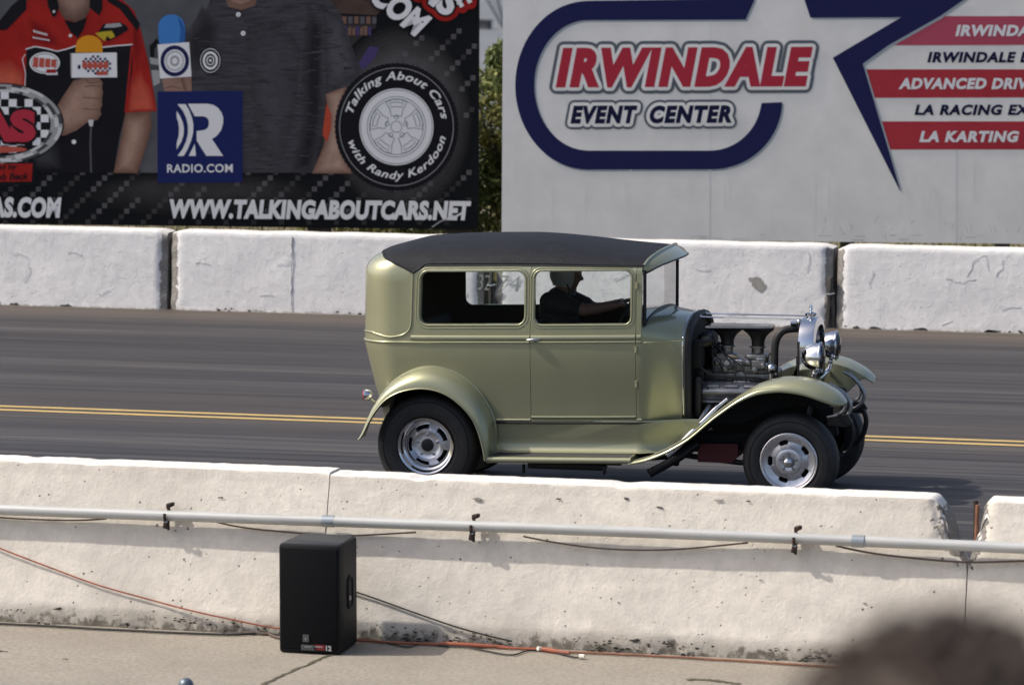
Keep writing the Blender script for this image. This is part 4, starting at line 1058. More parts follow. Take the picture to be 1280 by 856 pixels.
# ---- vinyl roof
b = MB(); rows = []; nr = 16
for k in range(nr + 1):
    f = k / nr; row = []
    for i in range(ns + 1):
        s = 2 * SL * i / ns; t0 = top_t(s) + .006; row.append(shell(s, t0 + (2.26 - t0) * f, .007))
    rows.append(row)
b.grid(rows)
edge = [shell(2 * SL * i / ns, top_t(2 * SL * i / ns) + .008, .004) for i in range(ns + 1)]
b.tube(edge, .007, 8)
roof = part(b, "roof", "roof_vinyl", smooth=60)
b = MB(); b.add([shell(2 * SL * i / ns, top_t(2 * SL * i / ns) + (2.26 - top_t(2 * SL * i / ns)) * f, -.03) for f in (0, .25, .5, .75, 1) for i in range(ns + 1)], [(r_ * (ns + 1) + i, r_ * (ns + 1) + i + 1, (r_ + 1) * (ns + 1) + i + 1, (r_ + 1) * (ns + 1) + i) for r_ in range(4) for i in range(ns)])
part(b, "headliner", "interior_dark", roof, recalc=False)
# ---- front arch: header, visor
archp = [shell(0, 1.648 + (2.26 - 1.648) * k / 16, .008) for k in range(17)] + [shell(2 * SL, 1.648 + (2.26 - 1.648) * k / 16, .008) for k in range(15, -1, -1)]
b = MB(); e2 = []
for p in archp:
    f = 1 - (abs(p.y) / .66) ** 2
    e2.append(Vector((p.x + .012 + .095 * max(0, f) ** .55, p.y * .985, p.z - .014 - .048 * max(0, f) ** .5)))
e2[0] = Vector((1.535, archp[0].y, archp[0].z - .055)); e2[-1] = Vector((1.535, archp[-1].y, archp[-1].z - .055))
mid = [a.lerp(c, .5) + Vector((0, 0, .012)) for a, c in zip(archp, e2)]
b.use("olive_gold_paint"); b.grid([archp, mid, e2, [p - Vector((.004, 0, .010)) for p in e2], [p - Vector((.002, 0, .014)) for p in mid], [p - Vector((0, 0, .014)) for p in archp]])
b.use("black_metal"); b.tube([p - Vector((0, 0, .006)) for p in e2], .006, 8)
b.use("olive_gold_paint"); b.tube([p + Vector((.002, 0, .004)) for p in archp], .009, 8); part(b, "visor")
zb = 1.60 + TI * 1.53
hd = [Vector((1.532, y, z)) for y, z in [(-.62, zb - .02), (.62, zb - .02)]]
b = MB(); b.use("interior_dark"); b.poly([Vector((1.533, .62, zb - .02))] + [Vector((1.533, -.62, zb - .02))] + [Vector((1.533, p.y * .98, p.z - .012)) for p in archp]); part(b, "header", smooth=0)
# ---- windscreen
z0, z1 = 1.205 + TI * 1.53, 1.585 + TI * 1.53; xw = 1.535
b = MB(); wl = [(xw + .012, -.605, z0 + .01), (xw + .012, -.605, z1), (xw + .012, .605, z1), (xw + .012, .605, z0 + .01)] + [(xw + .012, .605 - 1.21 * k / 12, z0 + .0 + .066 * math.sin(math.pi * k / 12) ** .6) for k in range(1, 12)]
b.tube(wl, .012, 8, closed=True); ws = part(b, "windscreen_frame", "black_metal")
b = MB(); b.poly([(xw + .012, p[1], p[2]) for p in wl]); part(b, "windscreen", "windshield_glass", ws, recalc=False)
# ---- cowl
def cowl_sec(f):
    x = 1.515 + .29 * f; wd = .648 - .175 * sstep(0, 1, f) ** .9; zt = 1.268 - .03 * f; zs = 1.135 - .10 * f; n_ = 3.0 - .6 * f; row = []
    lo = .533
    pts = [(-wd + .035 * (1 - k / 8) * sstep(1.05, .5, lo + (zs - lo) * k / 8), lo + (zs - lo) * k / 8) for k in range(9)]
    for k in range(1, 25):
        a = math.pi - math.pi * k / 24; c, s_ = math.cos(a), math.sin(a)
        pts.append((wd * math.copysign(abs(c) ** (2 / n_), c), zs + (zt - zs) * abs(s_) ** (2 / n_)))
    pts += [(-p[0], p[1]) for p in pts[:9]][::-1][1:]
    return [Vector((x, y, z + TI * x)) for y, z in pts]
b = MB(); secs = [cowl_sec(k / 10) for k in range(11)]; b.use("olive_gold_paint"); b.grid(secs)
cw = part(b, "cowl", smooth=50)
b = MB(); b.tube([p + Vector((-.002, 0, .004)) for p in secs[0][10:-10]], .010, 8); part(b, "cowl_rear_trim", "black_metal", cw)
b = MB(); b.tube([p + Vector((-.012, 0, 0)) + Vector((0, math.copysign(.003, p.y), .003)) for p in secs[-1]], .0075, 8); part(b, "cowl_band", "chrome", cw)
sec = secs[-1]
b = MB(); b.tube([p + Vector((.022, -math.copysign(.014, p.y), -.010)) for p in sec], .026, 8); part(b, "hood_lacing", "rubber_black", cw)
b = MB(); b.poly([p + Vector((.012, 0, 0)) for p in sec]); part(b, "firewall", "flat_black", cw, smooth=0)
b = MB(); bl = [Vector((1.53, -.640, 1.128 + TI * 1.53))] + [secs[k][0] * 0 + Vector((secs[k][8].x, secs[k][8].y - .002, 1.092 + TI * 1.7)) for k in range(1, 11)][0:]
bl = bl[1:]
b.tube(bl, .006, 6); b.tube([Vector((p.x, -p.y, p.z)) for p in bl], .006, 6); part(b, "cowl_moulding", "olive_gold_paint", cw)
b = MB(); b.lathe([(0, .014), (.02, .013), (.028, .008), (.03, 0)], 20, Matrix.Translation((1.66, .0, 1.243 + TI * 1.66))); part(b, "tank_cap", "chrome", cw)
# ---- aprons, running boards
for sg in (-1, 1):
    b = MB(); rows = []
    pr = [(.640, .540), (.642, .530), (.642, .50), (.640, .46), (.636, .42), (.634, .38), (.640, .35), (.654, .328), (.675, .316)]
    for k in range(49):
        x = .46 + 1.46 * k / 48
        zmin = interp([(1.483, .308), (1.6, .335), (1.75, .40), (1.905, .49), (2.0, .57)], x) if x > 1.48 else .318 + TI * x - .024 * .5
        y_in = interp([(1.53, 0), (1.81, .165)], x)
        rows.append([Vector((x, sg * (y - y_in * .8), max(zmin - .012, z + TI * x - .0))) for y, z in pr])
    b.grid(rows); ap = part(b, "apron", "olive_gold_paint")
    b = MB(); b.tube([(.47, sg * .668, .527 + TI * .47), (1.0, sg * .668, .527 + TI * 1.0), (1.5, sg * .650, .527 + TI * 1.5), (1.80, sg * .50, .527 + TI * 1.8)], .009, 6); part(b, "sill_gap", "flat_black", ap)
    b = MB(); zz = lambda x: .283 + TI * (x)
    b.use("olive_gold_paint")
    prof = [(.62, -.01), (.62, .028), (.845, .028), (.858, .024), (.866, .012), (.866, -.004), (.858, -.014), (.62, -.02)]
    rows = [[Vector((x, sg * y, zz(x) + z)) for y, z in prof] for x in (.470, .8, 1.2, 1.500)]
    b.grid(rows); b.poly(rows[0]); b.poly(rows[-1]); rb = part(b, "running_board", smooth=40)
    b = MB(); b.grid([[Vector((x, sg * y, zz(x) + .0295)) for y in (.668, .842)] for x in (.475, .8, 1.2, 1.488)]); part(b, "rubber_mat", "running_mat", rb, smooth=0)
# ---- fenders
def rear_fender(sg):
    lip = [cpx(u, v, -.87) for u, v in ((447, 549), (452, 543), (460.5, 526), (470, 511), (481, 499), (495, 490.5), (511, 486), (527, 484.6), (544, 487), (559, 493), (572, 502), (584, 513.5), (593, 526), (599, 540), (603.5, 556), (606, 568), (607, 576))]
    inn = [cpx(u, v, -.69) for u, v in ((455, 545), (459, 535), (466, 515), (473, 500), (484, 485), (497, 473), (513, 464), (530, 459), (546, 459), (563, 463.5), (578, 471), (591, 481), (602, 493), (610, 506), (617, 521), (620, 540), (619, 577))]
    lip = spline(lip, 4); inn = spline(inn, 4); rows = []
    for i, (l, n_) in enumerate(zip(lip, inn)):
        f = i / (len(lip) - 1); row = []
        for k in range(11):
            ph = math.pi / 2 * k / 10; c, s_ = math.cos(ph), math.sin(ph)
            p = Vector((l.x + (n_.x - l.x) * c ** .85, 0, l.z + (n_.z - l.z) * c ** .85)); y = -.675 - .195 * s_ ** .85
            row.append(Vector((p.x, -sg * y, p.z)))
        # rolled lip
        cen = Vector((0.02, 0, .36)); d = (Vector((l.x, 0, l.z)) - cen).normalized()
        for k in range(1, 5):
            a = math.pi * k / 4; row.append(row[10] + Vector((-d.x * .012 * (1 - math.cos(a)) / 2, sg * .010 * math.sin(a) - sg * .03 * (k == 4), -d.z * .012 * (1 - math.cos(a)) / 2)))
        rows.append(row)
    b = MB(); b.grid(rows); fd = part(b, "rear_fender", "olive_gold_paint", smooth=50)
    b = MB(); b.tube([Vector((p.x, sg * .690, p.z + .001)) for p in inn], .0075, 8); part(b, "fender_welt", "olive_gold_paint", fd)
    # wheel tub behind the tyre
    b = MB(); rows = []
    for y in (.86, .69, .36):
        rows.append([Vector((.0 + .475 * math.cos(R(a)), sg * y * (.985 if y > .8 else 1), .36 + .475 * math.sin(R(a)) * (.90 if y > .8 else 1))) for a in range(4, 158, 7)])
    rows = rows[1:]
    b.grid(rows); b.poly([(p.x, sg * .362, p.z) for p in rows[1]]); part(b, "wheel_tub", "flat_black", fd, recalc=False)
for sg in (-1, 1): rear_fender(sg)
def front_fender(sg):
    X = [1.483, 1.6, 1.75, 1.905, 2.073, 2.246, 2.379, 2.541, 2.696, 2.807, 2.89, 2.94, 2.975, 2.99]
    LZ = [(1.483, .300), (1.6, .322), (1.75, .385), (1.905, .478), (2.073, .628), (2.246, .756), (2.379, .818), (2.541, .842), (2.696, .826), (2.807, .792), (2.89, .758), (2.94, .748), (2.975, .75), (2.99, .757)]
    CZ = [(1.483, .316), (1.6, .345), (1.75, .412), (1.905, .508), (2.073, .664), (2.246, .797), (2.379, .880), (2.541, .925), (2.696, .925), (2.807, .897), (2.89, .855), (2.94, .818), (2.975, .782), (2.99, .764)]
    YO = [(1.483, .866), (2.6, .868), (2.807, .862), (2.89, .842), (2.94, .815), (2.975, .78), (2.99, .75)]
    YC = [(1.483, .840), (1.9, .80), (2.2, .755), (2.5, .70), (2.9, .69), (2.99, .70)]
    YI = [(1.483, .735), (1.75, .62), (1.9, .54), (2.2, .50), (2.5, .47), (2.8, .48), (2.89, .50), (2.94, .54), (2.975, .60), (2.99, .66)]
    n = 60; xs = [X[0] + (X[-1] - X[0]) * (1 - (1 - k / n) ** 1.25) for k in range(n + 1)]; rows = []; lips = []; inns = []
    sm = lambda T, x: (interp(T, x - .05) + 2 * interp(T, x) + interp(T, x + .05)) / 4 if X[0] + .05 < x < 2.9 else interp(T, x)
    for x in xs:
        lz, cz, yo, yc, yi = sm(LZ, x), sm(CZ, x), sm(YO, x), sm(YC, x), sm(YI, x); row = []
        row += [Vector((x, sg * (yo - .022), lz + .004)), Vector((x, sg * (yo - .012), lz - .006)), Vector((x, sg * (yo - .003), lz - .005)), Vector((x, sg * yo, lz + .002))]
        ro = max(.0, 1 - abs(x - 2.3) / .9)
        for k in range(1, 10):
            a = math.pi / 2 * k / 9; y = yo + (yc - yo) * (1 - math.cos(a)); z = lz + (cz - lz) * math.sin(a) ** .9
            row.append(Vector((x, sg * y, z)))
        for k in range(1, 7):
            f = k / 6; row.append(Vector((x, sg * (yc + (yi - yc) * f), cz - .035 * f * f * min(1, (cz - .3) * 3))))
        inns.append(row[-1])
        sk = .19 * sstep(1.95, 2.3, x) * (1 - sstep(2.78, 2.95, x)) + .002
        row += [row[-1] + Vector((0, 0, -sk * k / 3)) for k in (1, 2, 3)]
        rows.append(row); lips.append(row[3])
    b = MB(); b.grid(rows); fd = part(b, "front_fender", "olive_gold_paint", smooth=50)
    b = MB(); b.grid([[p + Vector((0, (sg * .010 if k > 14 else -sg * .004), -.010 if k <= 18 else -.006)) for k, p in enumerate(row[4:], 4)] for row in rows[2:-1]]); part(b, "fender_shade_liner", "flat_black", fd, recalc=False)  # black liner: deep shade under the fender put into its colour
    b = MB(); b.tube([p + Vector((0, -sg * .03, .030 - .0)) + Vector((0, sg * .016, -.004)) for p in lips[6:46]], .005, 8); part(b, "fender_bead", "olive_gold_paint", fd)
    b = MB(); b.grid([[Vector((p.x, p.y - sg * .006, p.z - .15 * sstep(1.95, 2.3, p.x) * (1 - .8 * sstep(2.8, 2.99, p.x)) - .004)) for p in inns[8:50]], [Vector((min(p.x, 2.86), sg * .36, max(.44, p.z - .42) if p.x > 2.0 else p.z - .06)) for p in inns[8:50]]]); part(b, "splash_blocker", "flat_black", fd, recalc=False)  # inner panel added as a dark blocker, giving the well its deep black
for sg in (-1, 1): front_fender(sg)

# ---- wheels
def wheel(name, x, sg, rad, wid, rimr, yo, rear, steer=0.):
    root = bpy.data.objects.new(name, None); C.objects.link(root); root.parent = car; root.location = (x, sg * (yo - wid / 2), rad); root['label'] = None or ("wide rear wheel with a deep chrome slotted rim" if rear else "front wheel with a five slot alloy rim"); root.empty_display_size = .1
    M = Matrix.Rotation(R(90) * (1 if sg < 0 else -1), 4, 'X'); root.rotation_euler = (0, 0, R(steer))
    h = wid / 2
    b = MB(); pr = [(rimr - .004, h - .02), (rimr + .006, h - .006), (rimr + .03, h + .004), (rad - .075, h + .003), (rad - .045, h - .004), (rad - .022, h - .016), (rad - .008, h - .034), (rad - .002, h - .06), (rad, h - .09), (rad, -h + .09), (rad - .002, -h + .06), (rad - .022, -h + .016), (rimr + .03, -h - .004), (rimr, -h + .01)]
    pr2 = []
    for i, p in enumerate(pr):
        pr2.append(p)
    b.lathe(pr2, 72, M)
    for rr, hh in ((rad - .055, .0045), (rimr + .040, .0055)): b.lathe([(rr - .003, h - .002), (rr, h + hh), (rr + .003, h - .002)], 72, M)
    # tread grooves
    b.build("tyre", "tyre_rubber", root, smooth=50)
    b = MB()
    if rear:
        b.use("chrome")
        b.lathe([(rimr - .002, h - .012), (rimr + .006, h + .004), (rimr + .001, h + .009), (rimr - .010, h + .004), (rimr - .016, h - .012), (rimr - .022, h - .045), (rimr - .035, h - .052), (rimr - .040, h - .075)], 72, M)
        b.use("brushed_alloy")
        ro, ri, dz = rimr - .038, .105, h - .085
        # ring face with five wide windows
        n = 100
        for i in range(n):
            a0, a1 = 2 * math.pi * i / n, 2 * math.pi * (i + 1) / n
            win = (i % 20) >= 4 and (i % 20) < 16
            rr = [(ro + .004, dz + .0), (ro - .014, dz + .004)] if win else [(ro + .004, dz), (ro - .014, dz + .006), (ri + .02, dz + .020), (ri, dz + .030)]
            if win:
                rr2 = [(ri + .012, dz + .022), (ri, dz + .030)]
                b.add([M @ Vector((r_ * math.cos(a), r_ * math.sin(a), z_)) for r_, z_ in rr2 for a in (a0, a1)], [(0, 1, 3, 2)])
                b.add([M @ Vector((r_ * math.cos(a), r_ * math.sin(a), z_)) for r_, z_ in ((ri + .012, dz + .022), (ri + .014, dz - .05)) for a in (a0, a1)], [(0, 1, 3, 2)])
                b.add([M @ Vector((r_ * math.cos(a), r_ * math.sin(a), z_)) for r_, z_ in ((ro - .014, dz + .004), (ro - .012, dz - .05)) for a in (a0, a1)], [(0, 1, 3, 2)])
            if i % 20 in (4, 16):
                for a in (a0,): b.add([M @ Vector((r_ * math.cos(a), r_ * math.sin(a), z_)) for r_, z_ in ((ro - .012, dz + .006), (ri + .012, dz + .021), (ri + .012, dz - .05), (ro - .012, dz - .05))], [(0, 1, 2, 3)])
            b.add([M @ Vector((r_ * math.cos(a), r_ * math.sin(a), z_)) for r_, z_ in rr for a in (a0, a1)], [(2 * k, 2 * k + 1, 2 * k + 3, 2 * k + 2) for k in range(len(rr) - 1)])
        b.lathe([(ri, dz + .030), (ri - .008, dz + .036), (ri - .02, dz + .030), (.07, dz + .028), (.046, dz + .030)], 60, M)
        b.build("rim", None, root, smooth=40)
        b = MB(); b.use("cap_black"); b.lathe([(.046, dz + .029), (.043, dz + .040), (.03, dz + .043), (0, dz + .043)], 32, M); b.build("hub_cap", None, root)
        b = MB()
        for k in range(5):
            a = R(90 + 72 * k); T = M @ Matrix.Translation((.074 * math.cos(a), .074 * math.sin(a), dz + .026)); b.use("chrome"); b.lathe([(.013, 0), (.012, .012), (.008, .018), (0, .019)], 6, T)
        b.build("lug_nuts", None, root)
        b = MB(); b.use("flat_black"); b.lathe([(rimr - .02, h - .15), (.0, h - .15)], 40, M); b.build("brake_drum", None, root)
    else:
        b.use("brushed_alloy")
        b.lathe([(rimr - .002, h - .012), (rimr + .004, h + .004), (rimr - .002, h + .008), (rimr - .012, h + .002), (rimr - .018, h - .010)], 72, M)
        ro, ri, dz = rimr - .018, .092, h - .014
        zf = lambda r_: dz - .022 * math.sin(math.pi * min(1, max(0, (ro - r_) / (ro - ri)))) + .012 * (ro - r_) / (ro - ri)
        n = 200; rc = .1355
        def hh(i):                       # half height of the slot at this spoke angle
            d_ = abs(((360. * i / n) % 72) - 36); t_ = max(0, (d_ - 8.5) / 5.5)
            return .0165 * math.sqrt(max(0, 1 - t_ * t_))
        for i in range(n):
            a_ = (2 * math.pi * i / n, 2 * math.pi * (i + 1) / n); h_ = (hh(i), hh(i + 1))
            P_ = lambda e, r_, z_=None: M @ Vector((r_ * math.cos(a_[e]), r_ * math.sin(a_[e]), zf(r_) if z_ is None else z_))
            for fa, fb in (((lambda e: ro), (lambda e: ro - .018)), ((lambda e: ro - .018), (lambda e: rc + h_[e])), ((lambda e: rc - h_[e]), (lambda e: ri))):
                b.add([P_(0, fa(0)), P_(1, fa(1)), P_(1, fb(1)), P_(0, fb(0))], [(0, 1, 2, 3)])
            if max(h_) > 0:
                for sg_ in (-1, 1): b.add([P_(0, rc + sg_ * h_[0]), P_(1, rc + sg_ * h_[1]), P_(1, rc + sg_ * h_[1] * .86, dz - .05), P_(0, rc + sg_ * h_[0] * .86, dz - .05)], [(0, 1, 2, 3)])
        b.lathe([(ri, zf(ri)), (ri - .004, zf(ri) + .010), (ri - .012, zf(ri) + .013), (.05, zf(ri) + .012), (.034, zf(ri) + .006)], 200, M)
        b.build("rim", None, root, smooth=40)
        b = MB(); b.use("steel_grey"); z_ = zf(ri); b.lathe([(.034, z_ + .004), (.032, z_ + .03), (.028, z_ + .035)], 28, M); b.use("chrome"); b.lathe([(.028, z_ + .035), (.026, z_ + .05), (.016, z_ + .058), (0, z_ + .06)], 28, M); b.build("hub_cap", None, root)
        b = MB(); b.use("steel_grey")
        for k in range(5):
            a = R(90 + 72 * k); T = M @ Matrix.Translation((.056 * math.cos(a), .056 * math.sin(a), z_ + .01)); b.lathe([(.010, 0), (.010, .012), (.0, .013)], 6, T)
            c_, s_ = math.cos(a), math.sin(a); P = lambda r_, w_: M @ Vector((r_ * c_ - w_ * s_, r_ * s_ + w_ * c_, z_ + .0145))
            b.add([P(.03, -.006), P(.03, .006), P(.07, .003), P(.07, -.003)], [(0, 1, 2, 3)])
        b.build("lug_nuts", None, root)
        b = MB(); b.use("flat_black"); b.lathe([(rimr - .02, h - .09), (0., h - .09)], 40, M); b.build("brake_drum", None, root)
for sg in (-1, 1):
    wheel("wheel", 0., sg, .366, .27, .198, .735, True); wheel("wheel", WB, sg, .335, .20, .198, .725, False)

# ---- engine bay
eng = MB()
eng.use("engine_iron"); eng.box((2.14, 0, .60), (.56, .34, .40), None, .02)
eng.box((2.14, -.20, .655), (.50, .16, .16), Matrix.Rotation(R(38), 3, 'X'), .02); eng.box((2.14, .20, .655), (.50, .16, .16), Matrix.Rotation(R(-38), 3, 'X'), .02)
eng.box((2.44, 0, .62), (.10, .30, .30), None, .03); eng.lathe([(.0, 0), (.085, 0), (.09, .01), (.09, .03), (.0, .03)], 28, Matrix.Translation((2.49, 0, .50)) @ Matrix.Rotation(R(90), 4, 'Y'))
eng.box((1.87, 0, .52), (.12, .40, .36), None, .03)
eng = part(eng, "engine")
for sg in (-1, 1):
    b = MB(); T = Matrix.Rotation(R(32 * -sg), 3, 'X')
    b.box((2.115, sg * .285, .765), (.44, .125, .085), T, .022); b.box((2.115, sg * .268, .722), (.46, .15, .014), T, .004)
    for k in range(3): b.box((1.98 + .135 * k, sg * .318, .802), (.10, .030, .014), T, .005)
    part(b, "valve_cover", "valve_cover_grey", eng)
    b = MB()
    for k in range(4):
        x = 1.96 + .115 * k
        b.tube(spline([(x, sg * .27, .66), (x - .01, sg * .36, .635), (x - .05, sg * .40, .56), (1.90 - .02 * (3 - k) * 0, sg * .41, .50 - .0 * k)], 5), .021, 10)
    part(b, "exhaust_header", "steel_grey", eng)
    b = MB(); b.tube(spline([(2.10, sg * .40, .715), (2.03, sg * .43, .655), (1.93, sg * .47, .55), (1.84, sg * .50, .46), (1.76, sg * .525, .375), (1.70, sg * .54, .32)], 6), [.020] * 6 + [.026] * 25, 14); part(b, "side_pipe", "chrome", eng)
    b = MB(); b.tube([(1.90, sg * .48, .405), (1.79, sg * .54, .322), (1.68, sg * .59, .258), (1.588, sg * .62, .208)], .031, 16, cap=False); b.tube([(1.60, sg * .615, .215), (1.586, sg * .621, .206)], [.033, .034], 16, cap=False); b.lathe([(.0, 0), (.032, 0)], 14, Matrix.Translation((1.61, sg * .615, .23)) @ Matrix.Rotation(R(90), 4, 'Y')); part(b, "exhaust_tip", "black_metal", eng)
# intake, two carburettors with flared stacks under one low air cleaner plate
b = MB(); b.box((2.14, 0, .845), (.52, .30, .09), None, .02); b.box((2.145, -.10, .93), (.07, .12, .09), None, .012); b.tube(spline([(1.96, -.10, .80), (2.05, -.13, .90), (2.14, -.12, .87), (2.24, -.13, .90), (2.34, -.10, .80)], 5), .028, 10); part(b, "intake_manifold", "cast_alloy", eng)
for k, x in enumerate((2.035, 2.255)):
    b = MB(); b.use("cast_alloy"); b.box((x, -.07, .905), (.20, .17, .085), None, .018); b.box((x, -.07, .972), (.16, .15, .075), None, .02); b.box((x + .02, -.165, .935), (.10, .03, .07), None, .010); b.box((x - .07, -.16, .955), (.045, .04, .06), None, .010); b.lathe([(.045, 0), (.045, .05), (.06, .055), (.06, .065), (.04, .068)], 24, Matrix.Translation((x, -.06, .995)))
    for (dx, dz, r_) in ((-.05, .95, .022), (.055, .93, .02), (.0, .90, .024)): b.lathe([(0, 0), (r_, 0), (r_, .03), (r_ * .6, .036), (0, .036)], 14, Matrix.Translation((x + dx, -.155, dz)) @ Matrix.Rotation(R(90), 4, 'X'))
    b.use("brass"); b.tube([(x - .06, -.14, .905), (x + .06, -.14, .905)], .006, 8); b.lathe([(0, 0), (.010, 0), (.010, .02), (0, .02)], 10, Matrix.Translation((x - .02, -.15, .905)) @ Matrix.Rotation(R(90), 4, 'X')); b.use("chrome"); b.box((x + .03, -.14, .975), (.05, .02, .014), None, .003)
    cb = part(b, "carburettor", None, eng) if False else b.build("carburettor", None, eng)
    b = MB(); b.lathe([(.046, 0), (.046, .04), (.058, .07), (.080, .095), (.112, .118), (.106, .114), (.074, .09), (.04, .06)], 32, Matrix.Translation((x, -.05, 1.055))); b.build("velocity_stack", "rubber_black", eng)
    b = MB(); b.lathe([(.041, 0), (.046, .012), (.041, .026)], 24, Matrix.Translation((x, -.05, 1.062))); b.build("stack_ring", "chrome", eng)
b = MB(); out = [(1.885, -.13), (2.33, -.12), (2.365, -.10), (2.375, -.05), (2.365, 0.02), (2.33, .05), (1.90, .07), (1.87, .03), (1.865, -.05)]
b.prism([(x, y, 1.186 + .016 * (x - 1.9)) for x, y in out], (0, 0, .016)); b.build("air_cleaner", "chrome", eng)
b = MB(); b.prism([(x * .985 + .03, y * .8, 1.172 + .016 * (x - 1.9)) for x, y in out], (0, 0, .014)); b.build("air_filter", "rubber_black", eng)
b = MB(); b.tube(spline([(2.39, -.16, .86), (2.392, -.16, .98), (2.395, -.155, 1.08), (2.415, -.15, 1.145), (2.455, -.14, 1.183), (2.52, -.12, 1.195), (2.575, -.10, 1.195)], 6), .027, 14); b.build("radiator_hose", "rubber_black", eng)
b = MB()
for p, q_2 in (((2.39, -.16, .885), (2.39, -.16, .868)), ((2.545, -.11, 1.196), (2.56, -.105, 1.196))): b.tube([p, q_2], .031, 14)
b.build("hose_clamp", "chrome", eng)
b = MB(); b.sphere((2.385, -.25, .925), .036, 10); b.tube([(2.385, -.25, .89), (2.385, -.25, .83)], .015, 8); b.build("breather_cap", "chrome", eng)
b = MB(); b.use("cap_black"); b.lathe([(.03, 0), (.03, .08), (.062, .085), (.062, .12), (.05, .15), (0, .155)], 20, Matrix.Translation((1.93, -.02, .90)))
for k in range(8):
    a = 2 * math.pi * k / 8; b.tube([(1.93 + .045 * math.cos(a), -.02 + .045 * math.sin(a), 1.04), (1.93 + .045 * math.cos(a), -.02 + .045 * math.sin(a), 1.075)], .008, 6)
b.build("distributor", None, eng)
b = MB(); rnd = random.Random(12)
for k in range(4):
    x1 = 2.0 + .07 * k; b.tube(spline([(1.93 + rnd.uniform(-.04, .04), -.06, 1.06), (1.95 + .02 * k, -.17, 1.02 + rnd.uniform(-.04, .05)), (x1 - .03, -.23, .90 + rnd.uniform(-.03, .04)), (x1, -.27, .79)], 6), .0055, 6)
b.tube(spline([(1.86, -.32, .98), (1.93, -.33, .90), (2.05, -.30, .865), (2.25, -.28, .86), (2.36, -.24, .84)], 8), .009, 8)
b.tube(spline([(1.87, -.30, .80), (1.885, -.37, .84), (1.93, -.37, .82), (1.96, -.33, .76)], 8), .004, 6)
b.tube(spline([(2.33, -.12, .95), (2.36, -.15, 1.02), (2.38, -.15, .92), (2.35, -.16, .88)], 8), .005, 6)
b.build("wiring", "cable_black", eng)
b = MB(); b.use("brass"); b.tube([(1.93, -.13, .985), (2.02, -.14, 1.0), (2.12, -.145, .985)], .005, 6); b.use("chrome")
b.tube([(1.95, -.15, .94), (2.10, -.155, .93), (2.34, -.15, .945)], .0055, 8); b.box((2.145, -.15, .955), (.075, .03, .03), None, .005); b.lathe([(0, 0), (.026, 0), (.026, .02), (.02, .026), (0, .027)], 18, Matrix.Translation((2.055, -.165, .945)) @ Matrix.Rotation(R(90), 4, 'X')); b.box((2.17, -.21, .81), (.12, .03, .03), None, .006)
b.build("fuel_line", None, eng)
b = MB(); b.use("flat_black"); b.box((1.865, -.28, 1.02), (.08, .14, .20), None, .02); b.box((1.865, .15, 1.0), (.09, .30, .25), None, .02); b.use("cap_black"); b.lathe([(0, 0), (.045, 0), (.045, .06), (.03, .075), (0, .075)], 18, Matrix.Translation((1.90, -.26, 1.10)) @ Matrix.Rotation(R(70), 4, 'Y')); b.box((1.88, -.33, .72), (.06, .10, .30), None, .02)
b.build("firewall_fittings", None, eng)
b = MB()
for k, a in enumerate((0, 60, 120, 180, 240, 300)):
    T = Matrix.Translation((2.525, 0, .80)) @ Matrix.Rotation(R(a), 4, 'X'); b.add([T @ Vector(p) for p in ((0, -.025, .04), (.018, .03, .04), (.022, .05, .19), (0, -.035, .19))], [(0, 1, 2, 3)])
b.tube([(2.46, 0, .80), (2.54, 0, .80)], .04, 16); b.build("fan", "black_metal", eng, recalc=False)
# ---- radiator
rad = MB(); ol = []
def rshape(w_, z0_, z1_, n=14):
    pts = [(-w_ * .86, z0_), (-w_, z0_ + .22)]
    for k in range(n + 1):
        a = math.pi - math.pi * k / n; pts.append((w_ * math.copysign(abs(math.cos(a)) ** .72, math.cos(a)), z1_ - .20 + .20 * abs(math.sin(a)) ** .85))
    return pts + [(w_, z0_ + .22), (w_ * .86, z0_)]
so, si = rshape(.268, .60, 1.268), rshape(.232, .63, 1.215)
rows = [[Vector((x, y * k1, z)) for y, z in so] for x, k1 in ((2.575, .985), (2.60, 1.), (2.665, 1.), (2.682, .985))] + [[Vector((2.690, y, z)) for y, z in si], [Vector((2.655, y, z)) for y, z in si]]
rad.grid(rows); rad = part(rad, "radiator_shell", "chrome", smooth=40)
b = MB(); b.prism([(2.60, y * .98, z) for y, z in si], (.045, 0, 0)); b.build("radiator_core", "flat_black", rad, smooth=0)
b = MB()
for k in range(25):
    y = -.21 + .42 * k / 24; zt = 1.20 - .14 * (abs(y) / .232) ** 4; b.box((2.668, y, (.66 + zt) / 2), (.006, .005, zt - .66))
b.build("grille_bars", "chrome", rad, smooth=0)
b = MB(); b.lathe([(.03, 0), (.03, .012), (.042, .016), (.042, .03), (.03, .036), (.012, .04), (.009, .055), (.016, .062), (.012, .085), (0, .09)], 24, Matrix.Translation((2.622, 0, 1.264))); b.build("radiator_cap", "chrome", rad)
b = MB()
for k in (-1, 1): b.tube([(1.83, .11 * k, 1.262), (2.2, .12 * k, 1.262), (2.60, .13 * k, 1.262)], .005, 8); b.sphere((1.85, .11 * k, 1.266), .012, 6)
b.sphere((2.56, -.13, 1.245), .022, 7); b.tube([(2.50, -.14, 1.235), (2.575, -.13, 1.24)], .015, 8)
part(b, "support_rods", "chrome")
b = MB(); b.box((2.61, -.25, .58), (.05, .06, .18), None, .01); b.tube([(2.585, -.255, .62), (2.577, -.262, 1.12)], .010, 8); b.tube([(2.585, .255, .62), (2.577, .262, 1.12)], .010, 8); part(b, "radiator_mount", "black_metal")
